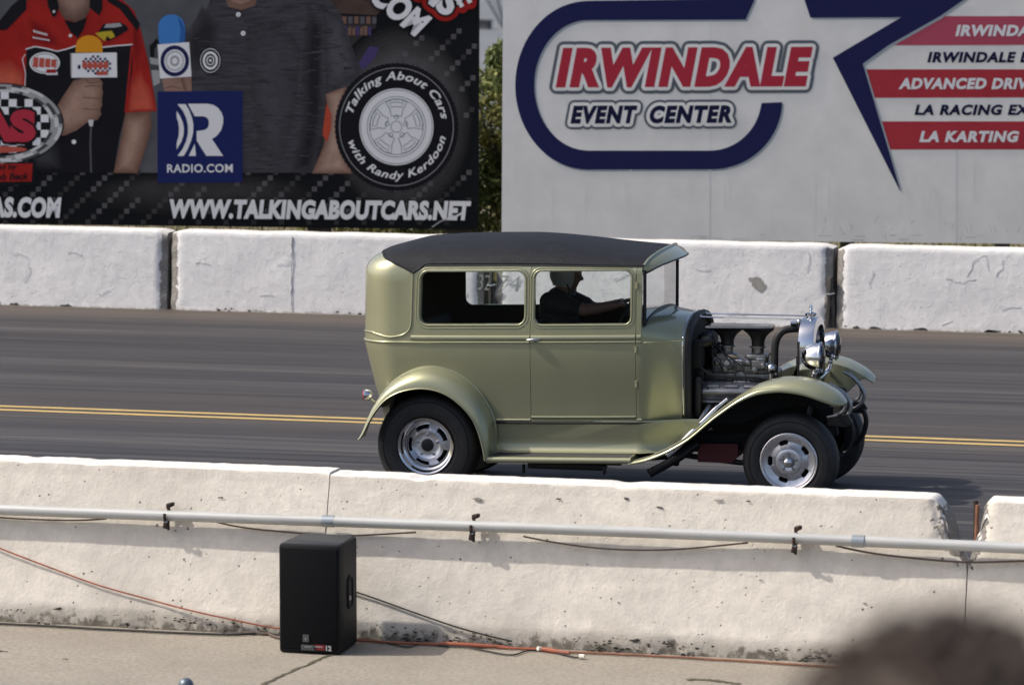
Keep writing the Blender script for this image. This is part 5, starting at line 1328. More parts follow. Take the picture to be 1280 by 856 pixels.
# ---- headlights on a cross bar
for sg in (-1, 1):
    root = bpy.data.objects.new("headlight", None); C.objects.link(root); root.parent = car; root.location = (2.70, sg * .375, 1.028); root.scale = (.88, .92, .92); root.empty_display_size = .1
    T = Matrix.Rotation(R(90), 4, 'Y')
    b = MB(); b.lathe([(0, -.098), (.018, -.096), (.045, -.084), (.072, -.062), (.092, -.032), (.104, .005), (.109, .035), (.110, .048)], 40, T); b.build("bucket", "chrome", root, smooth=60)
    b = MB(); b.lathe([(.108, .046), (.116, .050), (.118, .060), (.112, .070), (.102, .070), (.101, .062)], 40, T); b.build("trim_ring", "chrome", root)
    b = MB(); b.lathe([(.103, .062), (.09, .076), (.06, .088), (.03, .094), (0, .096)], 36, T); b.build("lens", "lamp_glass", root, recalc=False)
    b = MB(); b.lathe([(.10, .060), (.07, .02), (.03, -.02), (0, -.03)], 30, T); b.build("reflector", "chrome", root)
    b = MB(); b.tube([(0.01, 0, -.10), (0.01, 0, -.155), (0.0, sg * -.03, -.19)], [.018, .014, .016], 12); b.sphere((.01, 0, -.125), .023, 7); b.build("stalk", "chrome", root)
b = MB(); b.tube(spline([(2.70, -.48, .80), (2.70, -.43, .835), (2.70, -.34, .842), (2.70, -.15, .838), (2.70, .15, .838), (2.70, .34, .842), (2.70, .43, .835), (2.70, .48, .80)], 5), .013, 10)
for sg in (-1, 1): b.tube([(2.62, sg * .29, .86), (2.70, sg * .30, .84)], .012, 8); b.tube([(2.665, sg * .33, .80), (2.70, sg * .34, .86)], .016, 8)
part(b, "headlight_bar", "chrome")
# ---- chassis, front end
b = MB()
for sg in (-1, 1):
    b.box((1.23, sg * .37, .40), (2.94, .055, .12), Matrix.Rotation(R(-1.3), 3, 'Y'), .008); b.box((2.75, sg * .35, .50), (.25, .05, .09), Matrix.Rotation(R(-12), 3, 'Y'), .008)
for x in (-.2, .5, 1.5, 2.55): b.box((x, 0, .40 + TI * x), (.07, .72, .09), None, .01)
part(b, "chassis", "flat_black")
b = MB(); b.tube([(.75, -.20, .235), (1.3, -.20, .245)], [.05, .05], 14); b.tube([(-.4, -.2, .30), (.75, -.2, .235), (1.3, -.2, .245), (1.75, -.3, .30)], .028, 12)
b.box((1.0, -.62, .245), (.56, .10, .05), None, .015); b.box((.72, -.78, .235), (.015, .05, .06), None, .004); b.box((1.30, -.78, .245), (.015, .05, .06), None, .004)
b.box((.75, .2, .25), (.6, .14, .09), None, .03); part(b, "exhaust_muffler", "black_metal")
b = MB(); b.tube([(0, -.6, .366), (0, .6, .366)], .045, 14); b.sphere((0, 0, .366), .15, 10); b.tube([(0, -.5, .366), (.0, -.5, .60)], .025, 10); b.tube([(0, .5, .366), (0, .5, .60)], .025, 10); part(b, "rear_axle", "flat_black")
b = MB(); b.tube(spline([(WB, -.62, .335), (WB, -.52, .33), (WB, -.42, .27), (WB, 0, .265), (WB, .42, .27), (WB, .52, .33), (WB, .62, .335)], 6), .03, 12); ax = part(b, "front_axle", "black_metal")
b = MB()
for sg in (-1, 1): b.tube([(WB - .05, sg * .45, .30), (2.2, sg * .42, .275), (1.55, sg * .36, .33)], .020, 10); b.box((1.735, sg * .40, .31), (.06, .05, .15), Matrix.Rotation(R(8), 3, 'Y'), .012)
b.build("radius_rod", "black_metal", ax)
b = MB(); b.tube([cpx(1030, 533, -.30), cpx(1046, 531, -.15), Vector((2.80, .3, .56))], .016, 8); b.tube([(WB + .14, -.55, .30), (WB + .14, .55, .30)], .013, 8); b.build("tie_rod", "black_metal", ax)
for sg in (-1, 1):
    F_ = lambda u, v, y: Vector((cpx(u, v, -y).x, sg * y, cpx(u, v, -y).z))
    b = MB(); b.use("steel_grey")
    b.tube(spline([F_(1036, 479, .34), F_(1047, 485, .34), F_(1057, 494, .33), F_(1063, 505, .33), F_(1062, 515, .33), F_(1055, 523, .33), F_(1046, 527, .34)], 6), [.009] * 8 + [.014] * 20 + [.012] * 9, 10)
    b.tube(spline([F_(1041, 482, .38), F_(1050, 490, .38), F_(1057, 501, .37), F_(1055, 512, .37), F_(1046, 519, .37), F_(1033, 522, .38)], 6), .011, 8)
    b.use("black_metal"); b.prism([F_(1031, 522, .36), F_(1060, 517, .36), F_(1066, 527, .36), F_(1060, 533, .36), F_(1032, 531, .36)], (0, sg * .03, 0))
    b.use("black_metal"); b.tube(spline([F_(1062, 526, .33), F_(1066, 540, .33), F_(1063, 556, .33), F_(1055, 567, .34), F_(1044, 575, .36)], 6), .018, 10)
    b.build("front_spring_horn", None, ax)
    b = MB(); b.tube([(2.70, sg * .50, .70), (2.64, sg * .54, .36)], [.026, .026], 12); b.tube([(2.685, sg * .51, .62), (2.645, sg * .535, .40)], .034, 12); b.build("shock_absorber", "black_metal", ax)
b = MB(); x0, x1 = 1.928, 2.214; b.prism([(x0 - .03, -.45, .275), (x1 - .08, -.45, .273), (x1 - .03, -.45, .315), (x1 - .03, -.45, .41), (x0 - .03, -.45, .405)], (0, .25, 0)); b.tube([(1.93, -.3, .345), (1.80, -.3, .345)], .02, 8); b.sphere((1.80, -.32, .335), .032, 7); part(b, "oil_pan", "oil_red", smooth=20)
b = MB(); b.box((2.25, -.30, .53), (.72, .02, .20), None, .0); b.box((2.45, .25, .50), (.60, .02, .2), None, .0); part(b, "black_plate", "flat_black", smooth=0)  # upright black plates filling the dark area below the engine
# ---- tail lights
for sg in (-1, 1):
    root = MB(); root.tube(spline([(-.34, sg * .64, .62), (-.39, sg * .67, .66), (-.43, sg * .69, .70)], 4), .010, 8); root.lathe([(0, 0), (.02, .003), (.036, .018), (.042, .045), (.043, .055)], 24, Matrix.Translation((-.395, sg * .70, .712)) @ Matrix.Rotation(R(-90), 4, 'Y'))
    tl = part(root, "tail_light", "chrome")
    b = MB(); b.lathe([(.042, 0), (.035, .010), (0, .016)], 24, Matrix.Translation((-.449, sg * .70, .712)) @ Matrix.Rotation(R(-90), 4, 'Y')); b.build("lens", "tail_red", tl)
b = MB(); b.tube(spline([(-.64, -.55, .50), (-.66, -.30, .50), (-.66, .30, .50), (-.64, .55, .50)], 6), .02, 10)
for sg in (-1, 1): b.tube([(-.40, sg * .37, .42), (-.655, sg * .30, .49)], .015, 8)
if False: part(b, "rear_bumper", "chrome")
# ---- interior
b = MB(); b.box((.92, .36, .66), (.50, .50, .14), None, .05); b.box((.66, .36, .92), (.13, .50, .52), Matrix.Rotation(R(-8), 3, 'Y'), .05); b.box((.92, -.33, .66), (.50, .44, .14), None, .05); b.box((.66, -.33, .90), (.13, .44, .46), Matrix.Rotation(R(-8), 3, 'Y'), .05); part(b, "front_seat", "interior_dark")
b = MB(); b.box((.08, 0, .66), (.46, 1.14, .16), None, .05); b.box((-.16, 0, .95), (.14, 1.14, .46), Matrix.Rotation(R(-10), 3, 'Y'), .05); part(b, "rear_seat", "interior_dark")
b = MB(); b.box((.62, 0, .50), (1.7, 1.10, .03)); part(b, "floor_pan", "flat_black", smooth=0)
b = MB(); b.box((1.48, 0, 1.17), (.08, 1.10, .15), None, .03); part(b, "dashboard", "interior_dark")
swc = Vector((1.235, .36, 1.225)); T = Matrix.Translation(swc) @ Matrix.Rotation(R(-62), 4, 'Y')
b = MB(); b.tube([T @ Vector((.185 * math.cos(2 * math.pi * k / 40), .185 * math.sin(2 * math.pi * k / 40), 0)) for k in range(40)], .013, 10, closed=True)
for a in (30, 150, 270): b.tube([T @ Vector((0, 0, -.02)), T @ Vector((.18 * math.cos(R(a)), .18 * math.sin(R(a)), 0))], .009, 8)
b.tube([T @ Vector((0, 0, 0)), T @ Vector((0, 0, -.35))], .018, 10); b.sphere(T @ Vector((0, 0, -.01)), .03, 8); part(b, "steering_wheel", "interior_dark")

# ================================================================== PEOPLE
def capsule(b, a, c, ra, rc, wide=1., n=16):
    """closed tapered limb segment; wide stretches it sideways (local y)"""
    a, c = Vector(a), Vector(c); d = (c - a).normalized(); x = d.orthogonal().normalized(); y = d.cross(x); rows = []
    st = [(a - d * ra * math.cos(math.pi / 2 * k / 5), ra * math.sin(math.pi / 2 * k / 5)) for k in range(6)] + [(a.lerp(c, k / 6), ra + (rc - ra) * k / 6) for k in range(1, 6)] + [(c + d * rc * math.sin(math.pi / 2 * k / 5), rc * math.cos(math.pi / 2 * k / 5)) for k in range(6)]
    for p, r_ in st:
        row = []
        for k in range(n):
            q = (x * math.cos(2 * math.pi * k / n) + y * math.sin(2 * math.pi * k / n)) * max(r_, 1e-4); q.y *= wide; row.append(p + q)
        rows.append(row)
    o = len(b.v); b.grid(rows, True); b.f += [tuple(o + k for k in range(n))[::-1], tuple(o + (len(rows) - 1) * n + k for k in range(n))]; b.mi += [b.cur] * 2
def head_geo(c, r_, yaw, pitch):
    """a head with brow, nose, lips, chin, ears and eye sockets; faces +x before turning"""
    n = 30; rows = []
    for i in range(n + 1):
        th = math.pi * i / n; row = []
        for k in range(48):
            ph = 2 * math.pi * k / 48; x, y, z = math.sin(th) * math.cos(ph), math.sin(th) * math.sin(ph), math.cos(th)
            p = Vector((x * .94, y * .76, z * 1.14))
            if z < 0: p.x *= 1 - .16 * (-z) ** 1.5 * (1 if x < 0 else .35); p.y *= 1 - .34 * (-z) ** 1.6
            f = max(0, x)
            g = lambda y0, z0, sy, sz: math.exp(-((p.y - y0) / sy) ** 2 - ((p.z - z0) / sz) ** 2) * (1 if x > 0 else 0)
            d = .30 * g(0, -.22, .10, .12) + .16 * g(0, -.06, .07, .16) + .06 * g(0, .10, .5, .07) - .09 * g(.27, -.03, .13, .08) - .09 * g(-.27, -.03, .13, .08) + .085 * g(0, -.52, .19, .05) - .03 * g(0, -.565, .2, .02) + .075 * g(0, -.62, .16, .05) + .14 * g(0, -.88, .22, .13) - .04 * g(0, -.42, .2, .05)
            p.x += d
            for sy in (-1, 1):
                e = math.exp(-((p.x + .05) / .14) ** 2 - ((p.z + .08) / .2) ** 2) * (1 if y * sy > 0.3 else 0); p.y += sy * .16 * e; p.x -= .05 * e
            row.append(p)
        rows.append(row)
    M = Matrix.Translation(c) @ Matrix.Rotation(yaw, 4, 'Z') @ Matrix.Rotation(pitch, 4, 'Y')
    b = MB(); b.grid([[M @ (p * r_) for p in row] for row in rows], True); return b.v, b.f, M
def person(root, J, headc, hr, yaw, pitch, colour, voxel=.009):
    """J: dict of joints (world of the root); one remeshed surface, face materials by region"""
    b = MB(); hv, hf, HM = head_geo(Vector(headc), hr, yaw, pitch); b.add(hv, hf)
    V_ = lambda n_: Vector(J[n_])
    capsule(b, V_('pelvis'), V_('belly'), .135, .125, 1.22, 24); capsule(b, V_('belly'), V_('chest'), .125, .130, 1.25, 24)
    capsule(b, V_('chest'), V_('chest').lerp(V_('neck0'), .55), .130, .095, 1.35, 24); capsule(b, V_('neck0') - Vector((0, 0, .03)), V_('neck1').lerp(Vector(headc), .4), .062, .056)
    for s_ in ('r', 'l'):
        capsule(b, V_('chest').lerp(V_('neck0'), .62), V_('sh_' + s_), .068, .070); capsule(b, V_('chest'), V_('sh_' + s_), .10, .065)
        capsule(b, V_('sh_' + s_), V_('el_' + s_), .066, .045); capsule(b, V_('el_' + s_), V_('el_' + s_).lerp(V_('wr_' + s_), .35), .043, .045); capsule(b, V_('el_' + s_).lerp(V_('wr_' + s_), .3), V_('wr_' + s_), .045, .028)
        capsule(b, V_('hip_' + s_), V_('kn_' + s_), .095, .062); capsule(b, V_('kn_' + s_), V_('kn_' + s_).lerp(V_('an_' + s_), .35), .060, .062); capsule(b, V_('kn_' + s_).lerp(V_('an_' + s_), .3), V_('an_' + s_), .062, .042); capsule(b, V_('an_' + s_), V_('toe_' + s_), .045, .038)
        # sleeve hem stands a little off the arm
        capsule(b, V_('sh_' + s_), V_('sh_' + s_).lerp(V_('el_' + s_), .62), .074, .064)
        w_ = V_('wr_' + s_); d = (w_ - V_('el_' + s_)).normalized(); sd_ = d.cross(Vector((0, 0, 1))).normalized(); up = sd_.cross(d); cl = J.get('curl', 1.)
        out_ = sd_ if s_ == 'r' else -sd_
        for k in range(4): capsule(b, w_ - d * .01 + out_ * (.012 - .008 * k), w_ + d * .062 + out_ * (.027 - .018 * k), .016, .0135, 1., 10)      # palm
        for k in range(4):                                                       # four fingers, each three joints
            o_ = out_ * (.028 - .0185 * k); L_ = (.030, .038, .040, .034)[k]; p0 = w_ + d * .065 + o_
            p1 = p0 + (d * .85 - up * .5 * cl).normalized() * L_; p2 = p1 + (d * (1 - .95 * cl) - up * cl).normalized() * L_ * .72; p3 = p2 + (d * (1 - 1.75 * cl) - up * .7 * cl).normalized() * L_ * .55
            capsule(b, p0, p1, .0098, .009, 1., 10); capsule(b, p1, p2, .009, .0083, 1., 10); capsule(b, p2, p3, .0083, .0072, 1., 10)
        q0 = w_ + d * .015 - out_ * .022; q1 = q0 - out_ * .026 + d * .024 - up * .008; q2 = q1 + d * .026 - up * .024 * cl; capsule(b, q0, q1, .0135, .0115, 1., 10); capsule(b, q1, q2, .0112, .0085, 1., 10)
    o = b.build("body", None, root, world=False, weld=0)
    m = o.modifiers.new("r", 'REMESH'); m.mode = 'VOXEL'; m.voxel_size = voxel; m.use_smooth_shade = True
    sm = o.modifiers.new("s", 'SMOOTH'); sm.factor = .5; sm.iterations = 2
    dg = bpy.context.evaluated_depsgraph_get(); dg.update(); me = bpy.data.meshes.new_from_object(o.evaluated_get(dg)); o.modifiers.clear(); old = o.data; o.data = me; bpy.data.meshes.remove(old)
    names = ['skin', colour[0], colour[1], 'skin_shade', 'cap_black']
    me.materials.clear()
    for n_ in names: me.materials.append(MATS[n_])
    HI = HM.inverted()
    for p in me.polygons:
        c = p.center; k = 0
        hp = HI @ c; dh = hp.length / hr
        near_arm = min(((c - Vector(J['el_' + s_])).length for s_ in 'rl'))
        d_sh = min(((c - Vector(J['sh_' + s_]).lerp(Vector(J['el_' + s_]), .45)).length for s_ in 'rl'))
        if dh < 1.25:
            k = 0
            for sy in (-1, 1):
                if (hp / hr - Vector((.86, sy * .27, -.03))).length < .075: k = 4
            if abs(hp.y / hr) < .19 and abs(hp.z / hr + .565) < .03 and hp.x > 0: k = 3
        else:
            dist = lambda a, c_: _seg(c, a, c_)
            leg = min(min(dist(J['hip_' + s_], J['kn_' + s_]) - .08, dist(J['kn_' + s_], J['an_' + s_]) - .052, dist(J['an_' + s_], J['toe_' + s_]) - .04) for s_ in 'rl')
            tor = min(dist(J['pelvis'], J['chest']) - .15, min(dist(J['chest'], J['sh_' + s_]) - .07 for s_ in 'rl'), min(dist(J['sh_' + s_], Vector(J['sh_' + s_]).lerp(Vector(J['el_' + s_]), .66)) - .068 for s_ in 'rl'))
            bare = min(min(dist(Vector(J['sh_' + s_]).lerp(Vector(J['el_' + s_]), .80), J['el_' + s_]) - .048, dist(J['el_' + s_], J['wr_' + s_]) - .040, (c - Vector(J['wr_' + s_])).length - .085) + .012 for s_ in 'rl')
            nk = _seg(c, Vector(J['neck0']) + Vector((0, 0, .04)), J['neck1']) - .055
            k = (2, 1, 0, 0)[min(range(4), key=lambda q_: (leg, tor, bare, nk)[q_])]
        p.material_index = k
    me.polygons.foreach_set('use_smooth', [True] * len(me.polygons)); me.update()
    return o, HM
def _seg(p, a, c, ext=1.):
    a = Vector(a); c = Vector(c); d = c - a; t = max(0, min(ext, (p - a).dot(d) / d.length_squared)); return (p - a - d * t).length

# driver (sits in the car, a thing of its own)
drv = thing("person", "driver in dark shirt and grey open face helmet at the wheel of the gold car", "person", CO + CA * .83 + CN * .36 + Vector((0, 0, .07)), YA)
o_ = Vector((.85, .36, 0)); L_ = lambda x, y, z: tuple(Vector((x, y, z)) - o_)
J = dict(pelvis=L_(.83, .36, .82), belly=L_(.80, .36, .98), chest=L_(.725, .36, 1.17), neck0=L_(.755, .36, 1.305), neck1=L_(.785, .36, 1.345), sh_r=L_(.715, .165, 1.245), sh_l=L_(.735, .555, 1.245), el_r=L_(.985, .13, 1.195), el_l=L_(.99, .56, 1.15),
         wr_r=L_(1.195, .21, 1.225), wr_l=L_(1.18, .50, 1.22), hip_r=L_(.90, .26, .80), hip_l=L_(.90, .46, .80), kn_r=L_(1.27, .22, .90), kn_l=L_(1.26, .50, .90), an_r=L_(1.45, .23, .62), an_l=L_(1.44, .50, .62), toe_r=L_(1.58, .23, .60), toe_l=L_(1.57, .50, .60))
HC = Vector(L_(.805, .36, 1.425)); hb, HM = person(drv, J, HC, .105, R(-4), R(4), ("shirt_black", "jeans"), .006)
b = MB(); rows = []; n = 26
for i in range(n + 1):
    th = R(4) + R(128) * i / n; row = []
    for k in range(44):
        ph = R(52) + R(256) * k / 43
        open_ = 0
        if th < R(62): ph = R(8 + 44 * sstep(30, 62, math.degrees(th)) * 1.) + R(344 - 88 * sstep(30, 62, math.degrees(th))) * k / 43
        row.append(HM @ Vector((.128 * math.sin(th) * math.cos(ph) - .006, .122 * math.sin(th) * math.sin(ph), .132 * math.cos(th) + .012)))
    rows.append(row)
b.grid(rows); b.tube([r_[0] for r_ in rows], .006, 6); b.tube([r_[-1] for r_ in rows], .006, 6); b.tube(rows[-1], .006, 6)
hl_ = b.build("helmet", "helmet_grey", drv, smooth=60)
b = MB(); b.grid([[HM @ Vector((.132 * math.sin(R(40 + 24 * i / 4)) * math.cos(R(-52 + 104 * k / 20)) + .028 * i / 4, .124 * math.sin(R(40 + 24 * i / 4)) * math.sin(R(-52 + 104 * k / 20)), .134 * math.cos(R(40 + 24 * i / 4)) + .012)) for k in range(21)] for i in range(5)]); b.build("helmet_peak", "cap_black", hl_)
b = MB()
for sg in (-1, 1): b.tube([HM @ Vector((.03, sg * .10, -.06)), HM @ Vector((.05, sg * .075, -.12)), HM @ Vector((.06, 0, -.145))], .006, 6)
b.build("chin_strap", "cap_black", hl_)

# spectator close to the camera, seated on the stand
sh = _O + ray(1185, 1024) * 2.68; SY = R(96)
sp = thing("person", "dark haired spectator seen from behind at the bottom right, out of focus", "person", (sh.x, sh.y, sh.z - 1.25), SY)
L_ = lambda x, y, z: (x, y, z)
J = dict(pelvis=L_(-.10, 0, .50), belly=L_(-.09, 0, .66), chest=L_(-.04, 0, .93), neck0=L_(-.02, 0, 1.10), neck1=L_(.0, 0, 1.14), sh_r=L_(-.03, -.185, 1.03), sh_l=L_(-.03, .185, 1.03), el_r=L_(.10, -.24, .70), el_l=L_(.10, .24, .70), wr_r=L_(.32, -.12, .62), wr_l=L_(.32, .12, .62),
         hip_r=L_(0, -.10, .50), hip_l=L_(0, .10, .50), kn_r=L_(.40, -.12, .52), kn_l=L_(.40, .12, .52), an_r=L_(.40, -.12, .10), an_l=L_(.40, .12, .10), toe_r=L_(.54, -.12, .06), toe_l=L_(.54, .12, .06), curl=.7)
_, HM = person(sp, J, Vector((.01, 0, 1.25)), .104, 0, 0, ("shirt_grey", "jeans"), .007)
b = MB(); rows = []
for i in range(25):
    th = R(2) + R(112) * i / 24; row = []
    for k in range(60):
        lim = 180 - 92 * sstep(40, 75, math.degrees(th)); ph = R(180) + R(lim) * (2 * k / 59 - 1)
        q = 1 + .10 * noise.noise(Vector((th * 5, ph * 4, 1))) + .05 * noise.noise(Vector((th * 14, ph * 12, 5))); row.append(HM @ Vector((.130 * q * math.sin(th) * math.cos(ph) - .010, .122 * q * math.sin(th) * math.sin(ph), .124 * q * math.cos(th) + .004)))
    rows.append(row)
b.grid(rows)
rnd = random.Random(3)
for k in range(500):
    r_ = rows[rnd.randint(1, 23)]; p = r_[rnd.randint(0, 59)]; c0 = HM @ Vector((0, 0, 0)); d = (p - c0).normalized(); tt = d.cross(Vector((rnd.gauss(0, 1), rnd.gauss(0, 1), -1))).normalized()
    b.tube([p - d * .004, p + d * .010 + tt * .008, p + d * .012 + tt * .024], [.004, .003, .0008], 4)
b.build("hair", "hair_brown", sp, smooth=60)
# the stand they sit on: bench and foot plank on steel legs
gs = thing("bleacher", "aluminium bleacher bench under the spectator", "bleacher", (sh.x, sh.y, 0), R(6))
zb_ = sh.z - 1.25
b = MB(); b.box((0, -.10, zb_ + .375), (2.4, .28, .045), None, .01); b.build("seat_plank", "alu_plank", gs)
b = MB(); b.box((0, .42, zb_ + .0), (2.4, .34, .04), None, .01); b.build("foot_plank", "alu_plank", gs)
for x in (-1.05, 1.05):
    b = MB(); b.tube([(x, -.10, 0), (x, -.10, zb_ + .35)], .03, 8); b.tube([(x, .42, 0), (x, .42, zb_ - .02)], .03, 8); b.tube([(x, -.1, .4), (x, .42, zb_ - .1)], .02, 8); b.build("leg", "rail_paint", gs)

# ================================================================== THINGS ON THE PAVEMENT
sx0, sx1, sy0, sy1, SH = -6.903, -6.545, 21.09, 21.47, .625
spk = thing("loudspeaker", "black loudspeaker cabinet standing on the pavement against the cream barrier", "loudspeaker", ((sx0 + sx1) / 2, (sy0 + sy1) / 2, .004))
b = MB(); xm = (sx0 + sx1) / 2
def cab(z, ins=0.):
    fw, bw = (sx1 - sx0) / 2 - ins, (sx1 - sx0) / 2 - .012 - ins; f0, f1 = sy0 + ins, sy1 - ins
    pts = [(-fw + .012, f0), (fw - .012, f0), (fw - .003, f0 + .004), (fw, f0 + .012), (fw, f0 + .10), (bw, f1 - .02), (bw - .02, f1), (-bw + .02, f1), (-bw, f1 - .02), (-fw, f0 + .10), (-fw, f0 + .012), (-fw + .003, f0 + .004)]
    return [Vector((xm + x, y, z)) for x, y in pts]
b.use("speaker_black"); rws = [cab(.004, .012), cab(.012, .003), cab(.022), cab(SH - .022), cab(SH - .008, .003), cab(SH, .014)]; b.grid(rws, True); b.poly(rws[0]); b.use("speaker_top"); b.poly(rws[-1])
b.build("cabinet", None, spk, world=True)
b = MB(); b.box((xm, sy0 - .004, SH / 2 + .005), (sx1 - sx0 - .022, .014, SH - .05), None, .006); gr = b.build("grille", "speaker_grille", spk, world=True)
b = MB(); b.use("label_grey"); b.box((xm - .018, sy0 - .0125, .095), (.036, .004, .042)); b.use("steel_grey"); b.box((xm - .018, sy0 - .0145, .092), (.008, .003, .012)); b.build("badge", None, spk, world=True, smooth=0)
b = MB(); b.use("label_grey"); b.box((xm - .002, sy0 - .0125, .043), (.088, .004, .030)); b.use("label_red"); b.box((xm + .062, sy0 - .0125, .046), (.062, .004, .030)); b.use("label_white")
for k in range(4): b.box((xm + .040 + .012 * k, sy0 - .0148, .050), (.008, .003, .006)); b.box((xm - .02 + .01 * k, sy0 - .0148, .047), (.007, .003, .004))
(V, F, isl) = text_geo("12", .05)[0]; b.add([(xm + .100 + .034 * x, sy0 - .0165, .030 + .030 * y) for x, y in V], F); b.build("label_strip", None, spk, world=True, smooth=0, recalc=False)
b = MB(); hx = sx1 - .008; hp = [Vector((sx1 + .0015 - .012 * max(0, (y - sy0 - .10)) / .26, y, z)) for y, z in rrect(sy0 + .15, sy0 + .25, .24, .42, .045)]
b.use("flat_black"); b.poly([p + Vector((.001, 0, 0)) for p in hp]); b.use("speaker_black"); b.tube([p + Vector((.002, 0, 0)) for p in hp], .007, 8, closed=True); b.use("steel_grey"); b.box((hx + .004, sy0 + .20, .295), (.012, .03, .03), None, .008); b.build("side_handle", None, spk, world=True)

# conduit clipped along the near barriers
PY = 21.675
cz = lambda x: .6680 + .0036 * (x + 5.7)
con = thing("conduit_pipe", "long grey conduit pipe clamped along the cream barriers", "pipe", (-5.7, PY, .66))
b = MB(); xs_ = [-12.2 + 13 * k / 60 for k in range(61)]; b.tube([(x, PY + .004 * math.sin(x * 1.3), cz(x) + .005 * math.sin(x * .9)) for x in xs_], .031, 18); b.build("pipe", "conduit_grey", con, world=True)
for u, vv in ((411, 653), (1073, 676)):
    x = on_y(u, vv, PY).x; b = MB(); b.tube([(x - .035, PY, cz(x) + .005 * math.sin(x * .9)), (x + .035, PY, cz(x) + .005 * math.sin(x * .9))], .0345, 18); b.build("coupling", "coupling_steel", con, world=True)
for u in (209, 591, 994):
    x = on_y(u, 657, PY).x; z = cz(x); b = MB(); b.use("rusty_steel"); b.tube([(x, PY + .045 * math.cos(R(a)), z + .045 * math.sin(R(a))) for a in range(-200, 100, 20)], .009, 8); b.box((x + .006, PY + .03, z + .055), (.030, .05, .022), None, .005); b.box((x - .002, PY - .012, z - .056), (.030, .035, .04), Matrix.Rotation(R(12), 3, 'Y'), .006); b.tube([(x, PY + .02, z + .06), (x, PY + .02, z - .09)], .008, 8); b.box((x + .02, PY + .035, z + .060), (.022, .03, .022), None, .005)
    b.use("coupling_steel"); b.tube([(x - .010, PY - .034, z - .03), (x + .012, PY - .036, z - .034)], .007, 8); b.build("clamp", None, con, world=True)
def fy(z): return 21.60 + (z - .15) * .285 if z > .15 else 21.583
def wire(name, m, px_pts, r_, label, cat, yoff=.02, wave=0., grp=None, parts=()):
    P = []
    for (u, v) in px_pts:
        p = on_y(u, v, 21.58)
        for _ in range(4): p = on_y(u, v, fy(max(.004, p.z)) - yoff)
        P.append(Vector((p.x, p.y, max(.004 + r_, p.z))))
    S_ = spline(P, 10)
    if wave: S_ = [p + Vector((0, wave * noise.noise(Vector((p.x * 6, 1, 2))), .35 * wave * abs(noise.noise(Vector((p.x * 5, 3, 2)))))) for p in S_]
    b = MB(); b.tube(S_, r_, 8); o = b.build(name, m); tag(o, label, cat, grp); return o
wire("sagging_cable", "cable_brown", [(-30, 640), (0, 646.5), (60, 649.5), (100, 650), (133, 648)], .005, "thin brown cable sagging below the conduit at the left edge", "cable", .035)
wire("sagging_cable", "cable_brown", [(262, 650), (292, 657), (330, 662), (400, 668), (440, 669), (520, 665)], .005, "thin brown cable sagging below the conduit above the loudspeaker", "cable", .035)
wire("sagging_cable", "cable_brown", [(654, 670), (690, 677), (740, 684), (790, 687), (850, 686), (935, 678)], .005, "thin brown cable sagging below the conduit at mid barrier", "cable", .035)
wire("sagging_cable", "cable_brown", [(1045, 682), (1090, 691), (1150, 698), (1200, 702), (1240, 702), (1300, 700)], .006, "thin dark cable sagging below the conduit near the rusty stake", "cable", .035)
wire("extension_cord", "cord_orange", [(-40, 668), (0, 685), (60, 708), (120, 730), (180, 747), (240, 763), (300, 776), (335, 783), (365, 787)], .0048, "orange extension cord running down the left cream barrier to the loudspeaker", "cord", .018)
wire("speaker_cable", "cable_black", [(440, 738), (470, 748), (520, 766), (570, 783), (610, 794), (640, 801)], .005, "dark thin cable running down right from the loudspeaker", "cable", .015)
def ground_wire(name, m, pts, r_, label, cat, w_=.01, seed=1):
    P = [on_z(u, v, .008 + r_) for u, v in pts]; S_ = spline(P, 12)
    S_ = [p + Vector((0, min(w_ * noise.noise(Vector((p.x * 5, seed, 0))), 21.565 - r_ - p.y), 0)) for p in S_]
    b = MB(); b.tube(S_, r_, 8); return tag(b.build(name, m), label, cat)
ground_wire("extension_cord", "cord_orange", [(446, 800), (470, 801.5), (500, 803), (550, 805), (600, 807), (650, 810), (683, 812)], .008, "orange extension cord lying at the barrier foot right of the loudspeaker", "cord", .02, 1)
ground_wire("extension_cord", "rust_orange", [(700, 814), (750, 816), (800, 818.5), (850, 821), (900, 824), (950, 827), (1010, 831), (1100, 836)], .007, "dull red cord lying at the barrier foot beyond the orange plug", "cord", .012, 2)
ground_wire("speaker_cable", "cable_black", [(448, 797), (490, 804), (510, 808), (530, 803), (560, 807), (610, 813), (640, 818), (660, 813), (690, 814), (720, 821), (727, 819)], .005, "tangled black cable lying along the barrier foot", "cable", .03, 3)
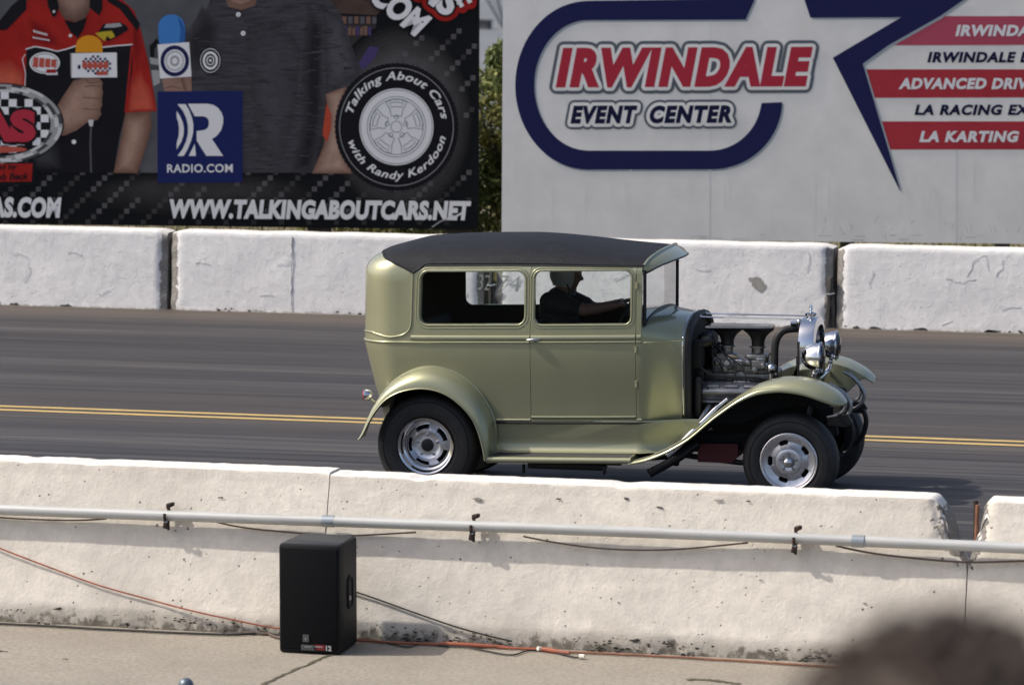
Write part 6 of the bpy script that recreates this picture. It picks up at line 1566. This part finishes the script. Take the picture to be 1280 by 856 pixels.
ground_wire("speaker_cable", "cable_black", [(-30, 778), (60, 782), (130, 786), (200, 789.5), (260, 792), (300, 792.5), (345, 789)], .007, "black cable lying along the foot of the left cream barrier", "cable", .006, 4)
ground_wire("speaker_cable", "cable_brown", [(328, 776), (330, 786), (340, 794), (352, 797)], .008, "short brown cable curling behind the loudspeaker", "cable", .01, 5)
for (u0, v0, u1, v1, lab) in ((548, 804, 632, 808, "thick orange cord splice on the ground at mid barrier"), (676, 810.5, 712, 816, "orange plug with a white connector at the barrier foot")):
    p, q_3 = on_z(u0, v0, .02), on_z(u1, v1, .02); t = thing("cord_plug", lab, "plug", p.lerp(q_3, .5)); b = MB(); b.tube([p, p.lerp(q_3, .06), p.lerp(q_3, .3), p.lerp(q_3, .8), q_3], [.008, .013, .014, .011, .008], 10); b.build("plug_body", "cord_orange", t, world=True)
    if u0 > 600:
        b = MB(); a = on_z(672, 810, .024); b.tube([a, a.lerp(p, .9)], .013, 10); c_ = on_z(724, 820, .02); b.tube([c_, c_ + Vector((.03, 0, .0))], .014, 8); b.build("connector", "plug_white", t, world=True)
# painted rail with a ball topped post in front of the stand
rl = thing("guard_rail", "dark blue grey guard rail with a ball topped post at the bottom left", "railing", (-6.4, 17, 0))
b = MB(); p0, p1 = on_y(-40, 851.5, 17), on_y(126, 854.5, 17); b.box(((p0.x + p1.x) / 2, 17, p0.z - .03), ((p1 - p0).length, .06, .05), Matrix.Rotation(-math.atan2(p1.z - p0.z, p1.x - p0.x), 3, 'Y'), .01); b.build("rail", "rail_paint", rl, world=True)
pk = on_y(232.5, 853, 17); b = MB(); b.tube([(pk.x, 17, 0), (pk.x, 17, pk.z - .02)], .022, 12); b.build("post", "rail_paint", rl, world=True)
b = MB(); b.sphere((pk.x, 17, pk.z - .012), .036, 12); b.build("post_cap", "rail_paint", rl, world=True)
for x in (p0.x + .2, p1.x - .2): b = MB(); b.tube([(x, 17, 0), (x, 17, p0.z - .05)], .022, 10); b.build("post", "rail_paint", rl, world=True)
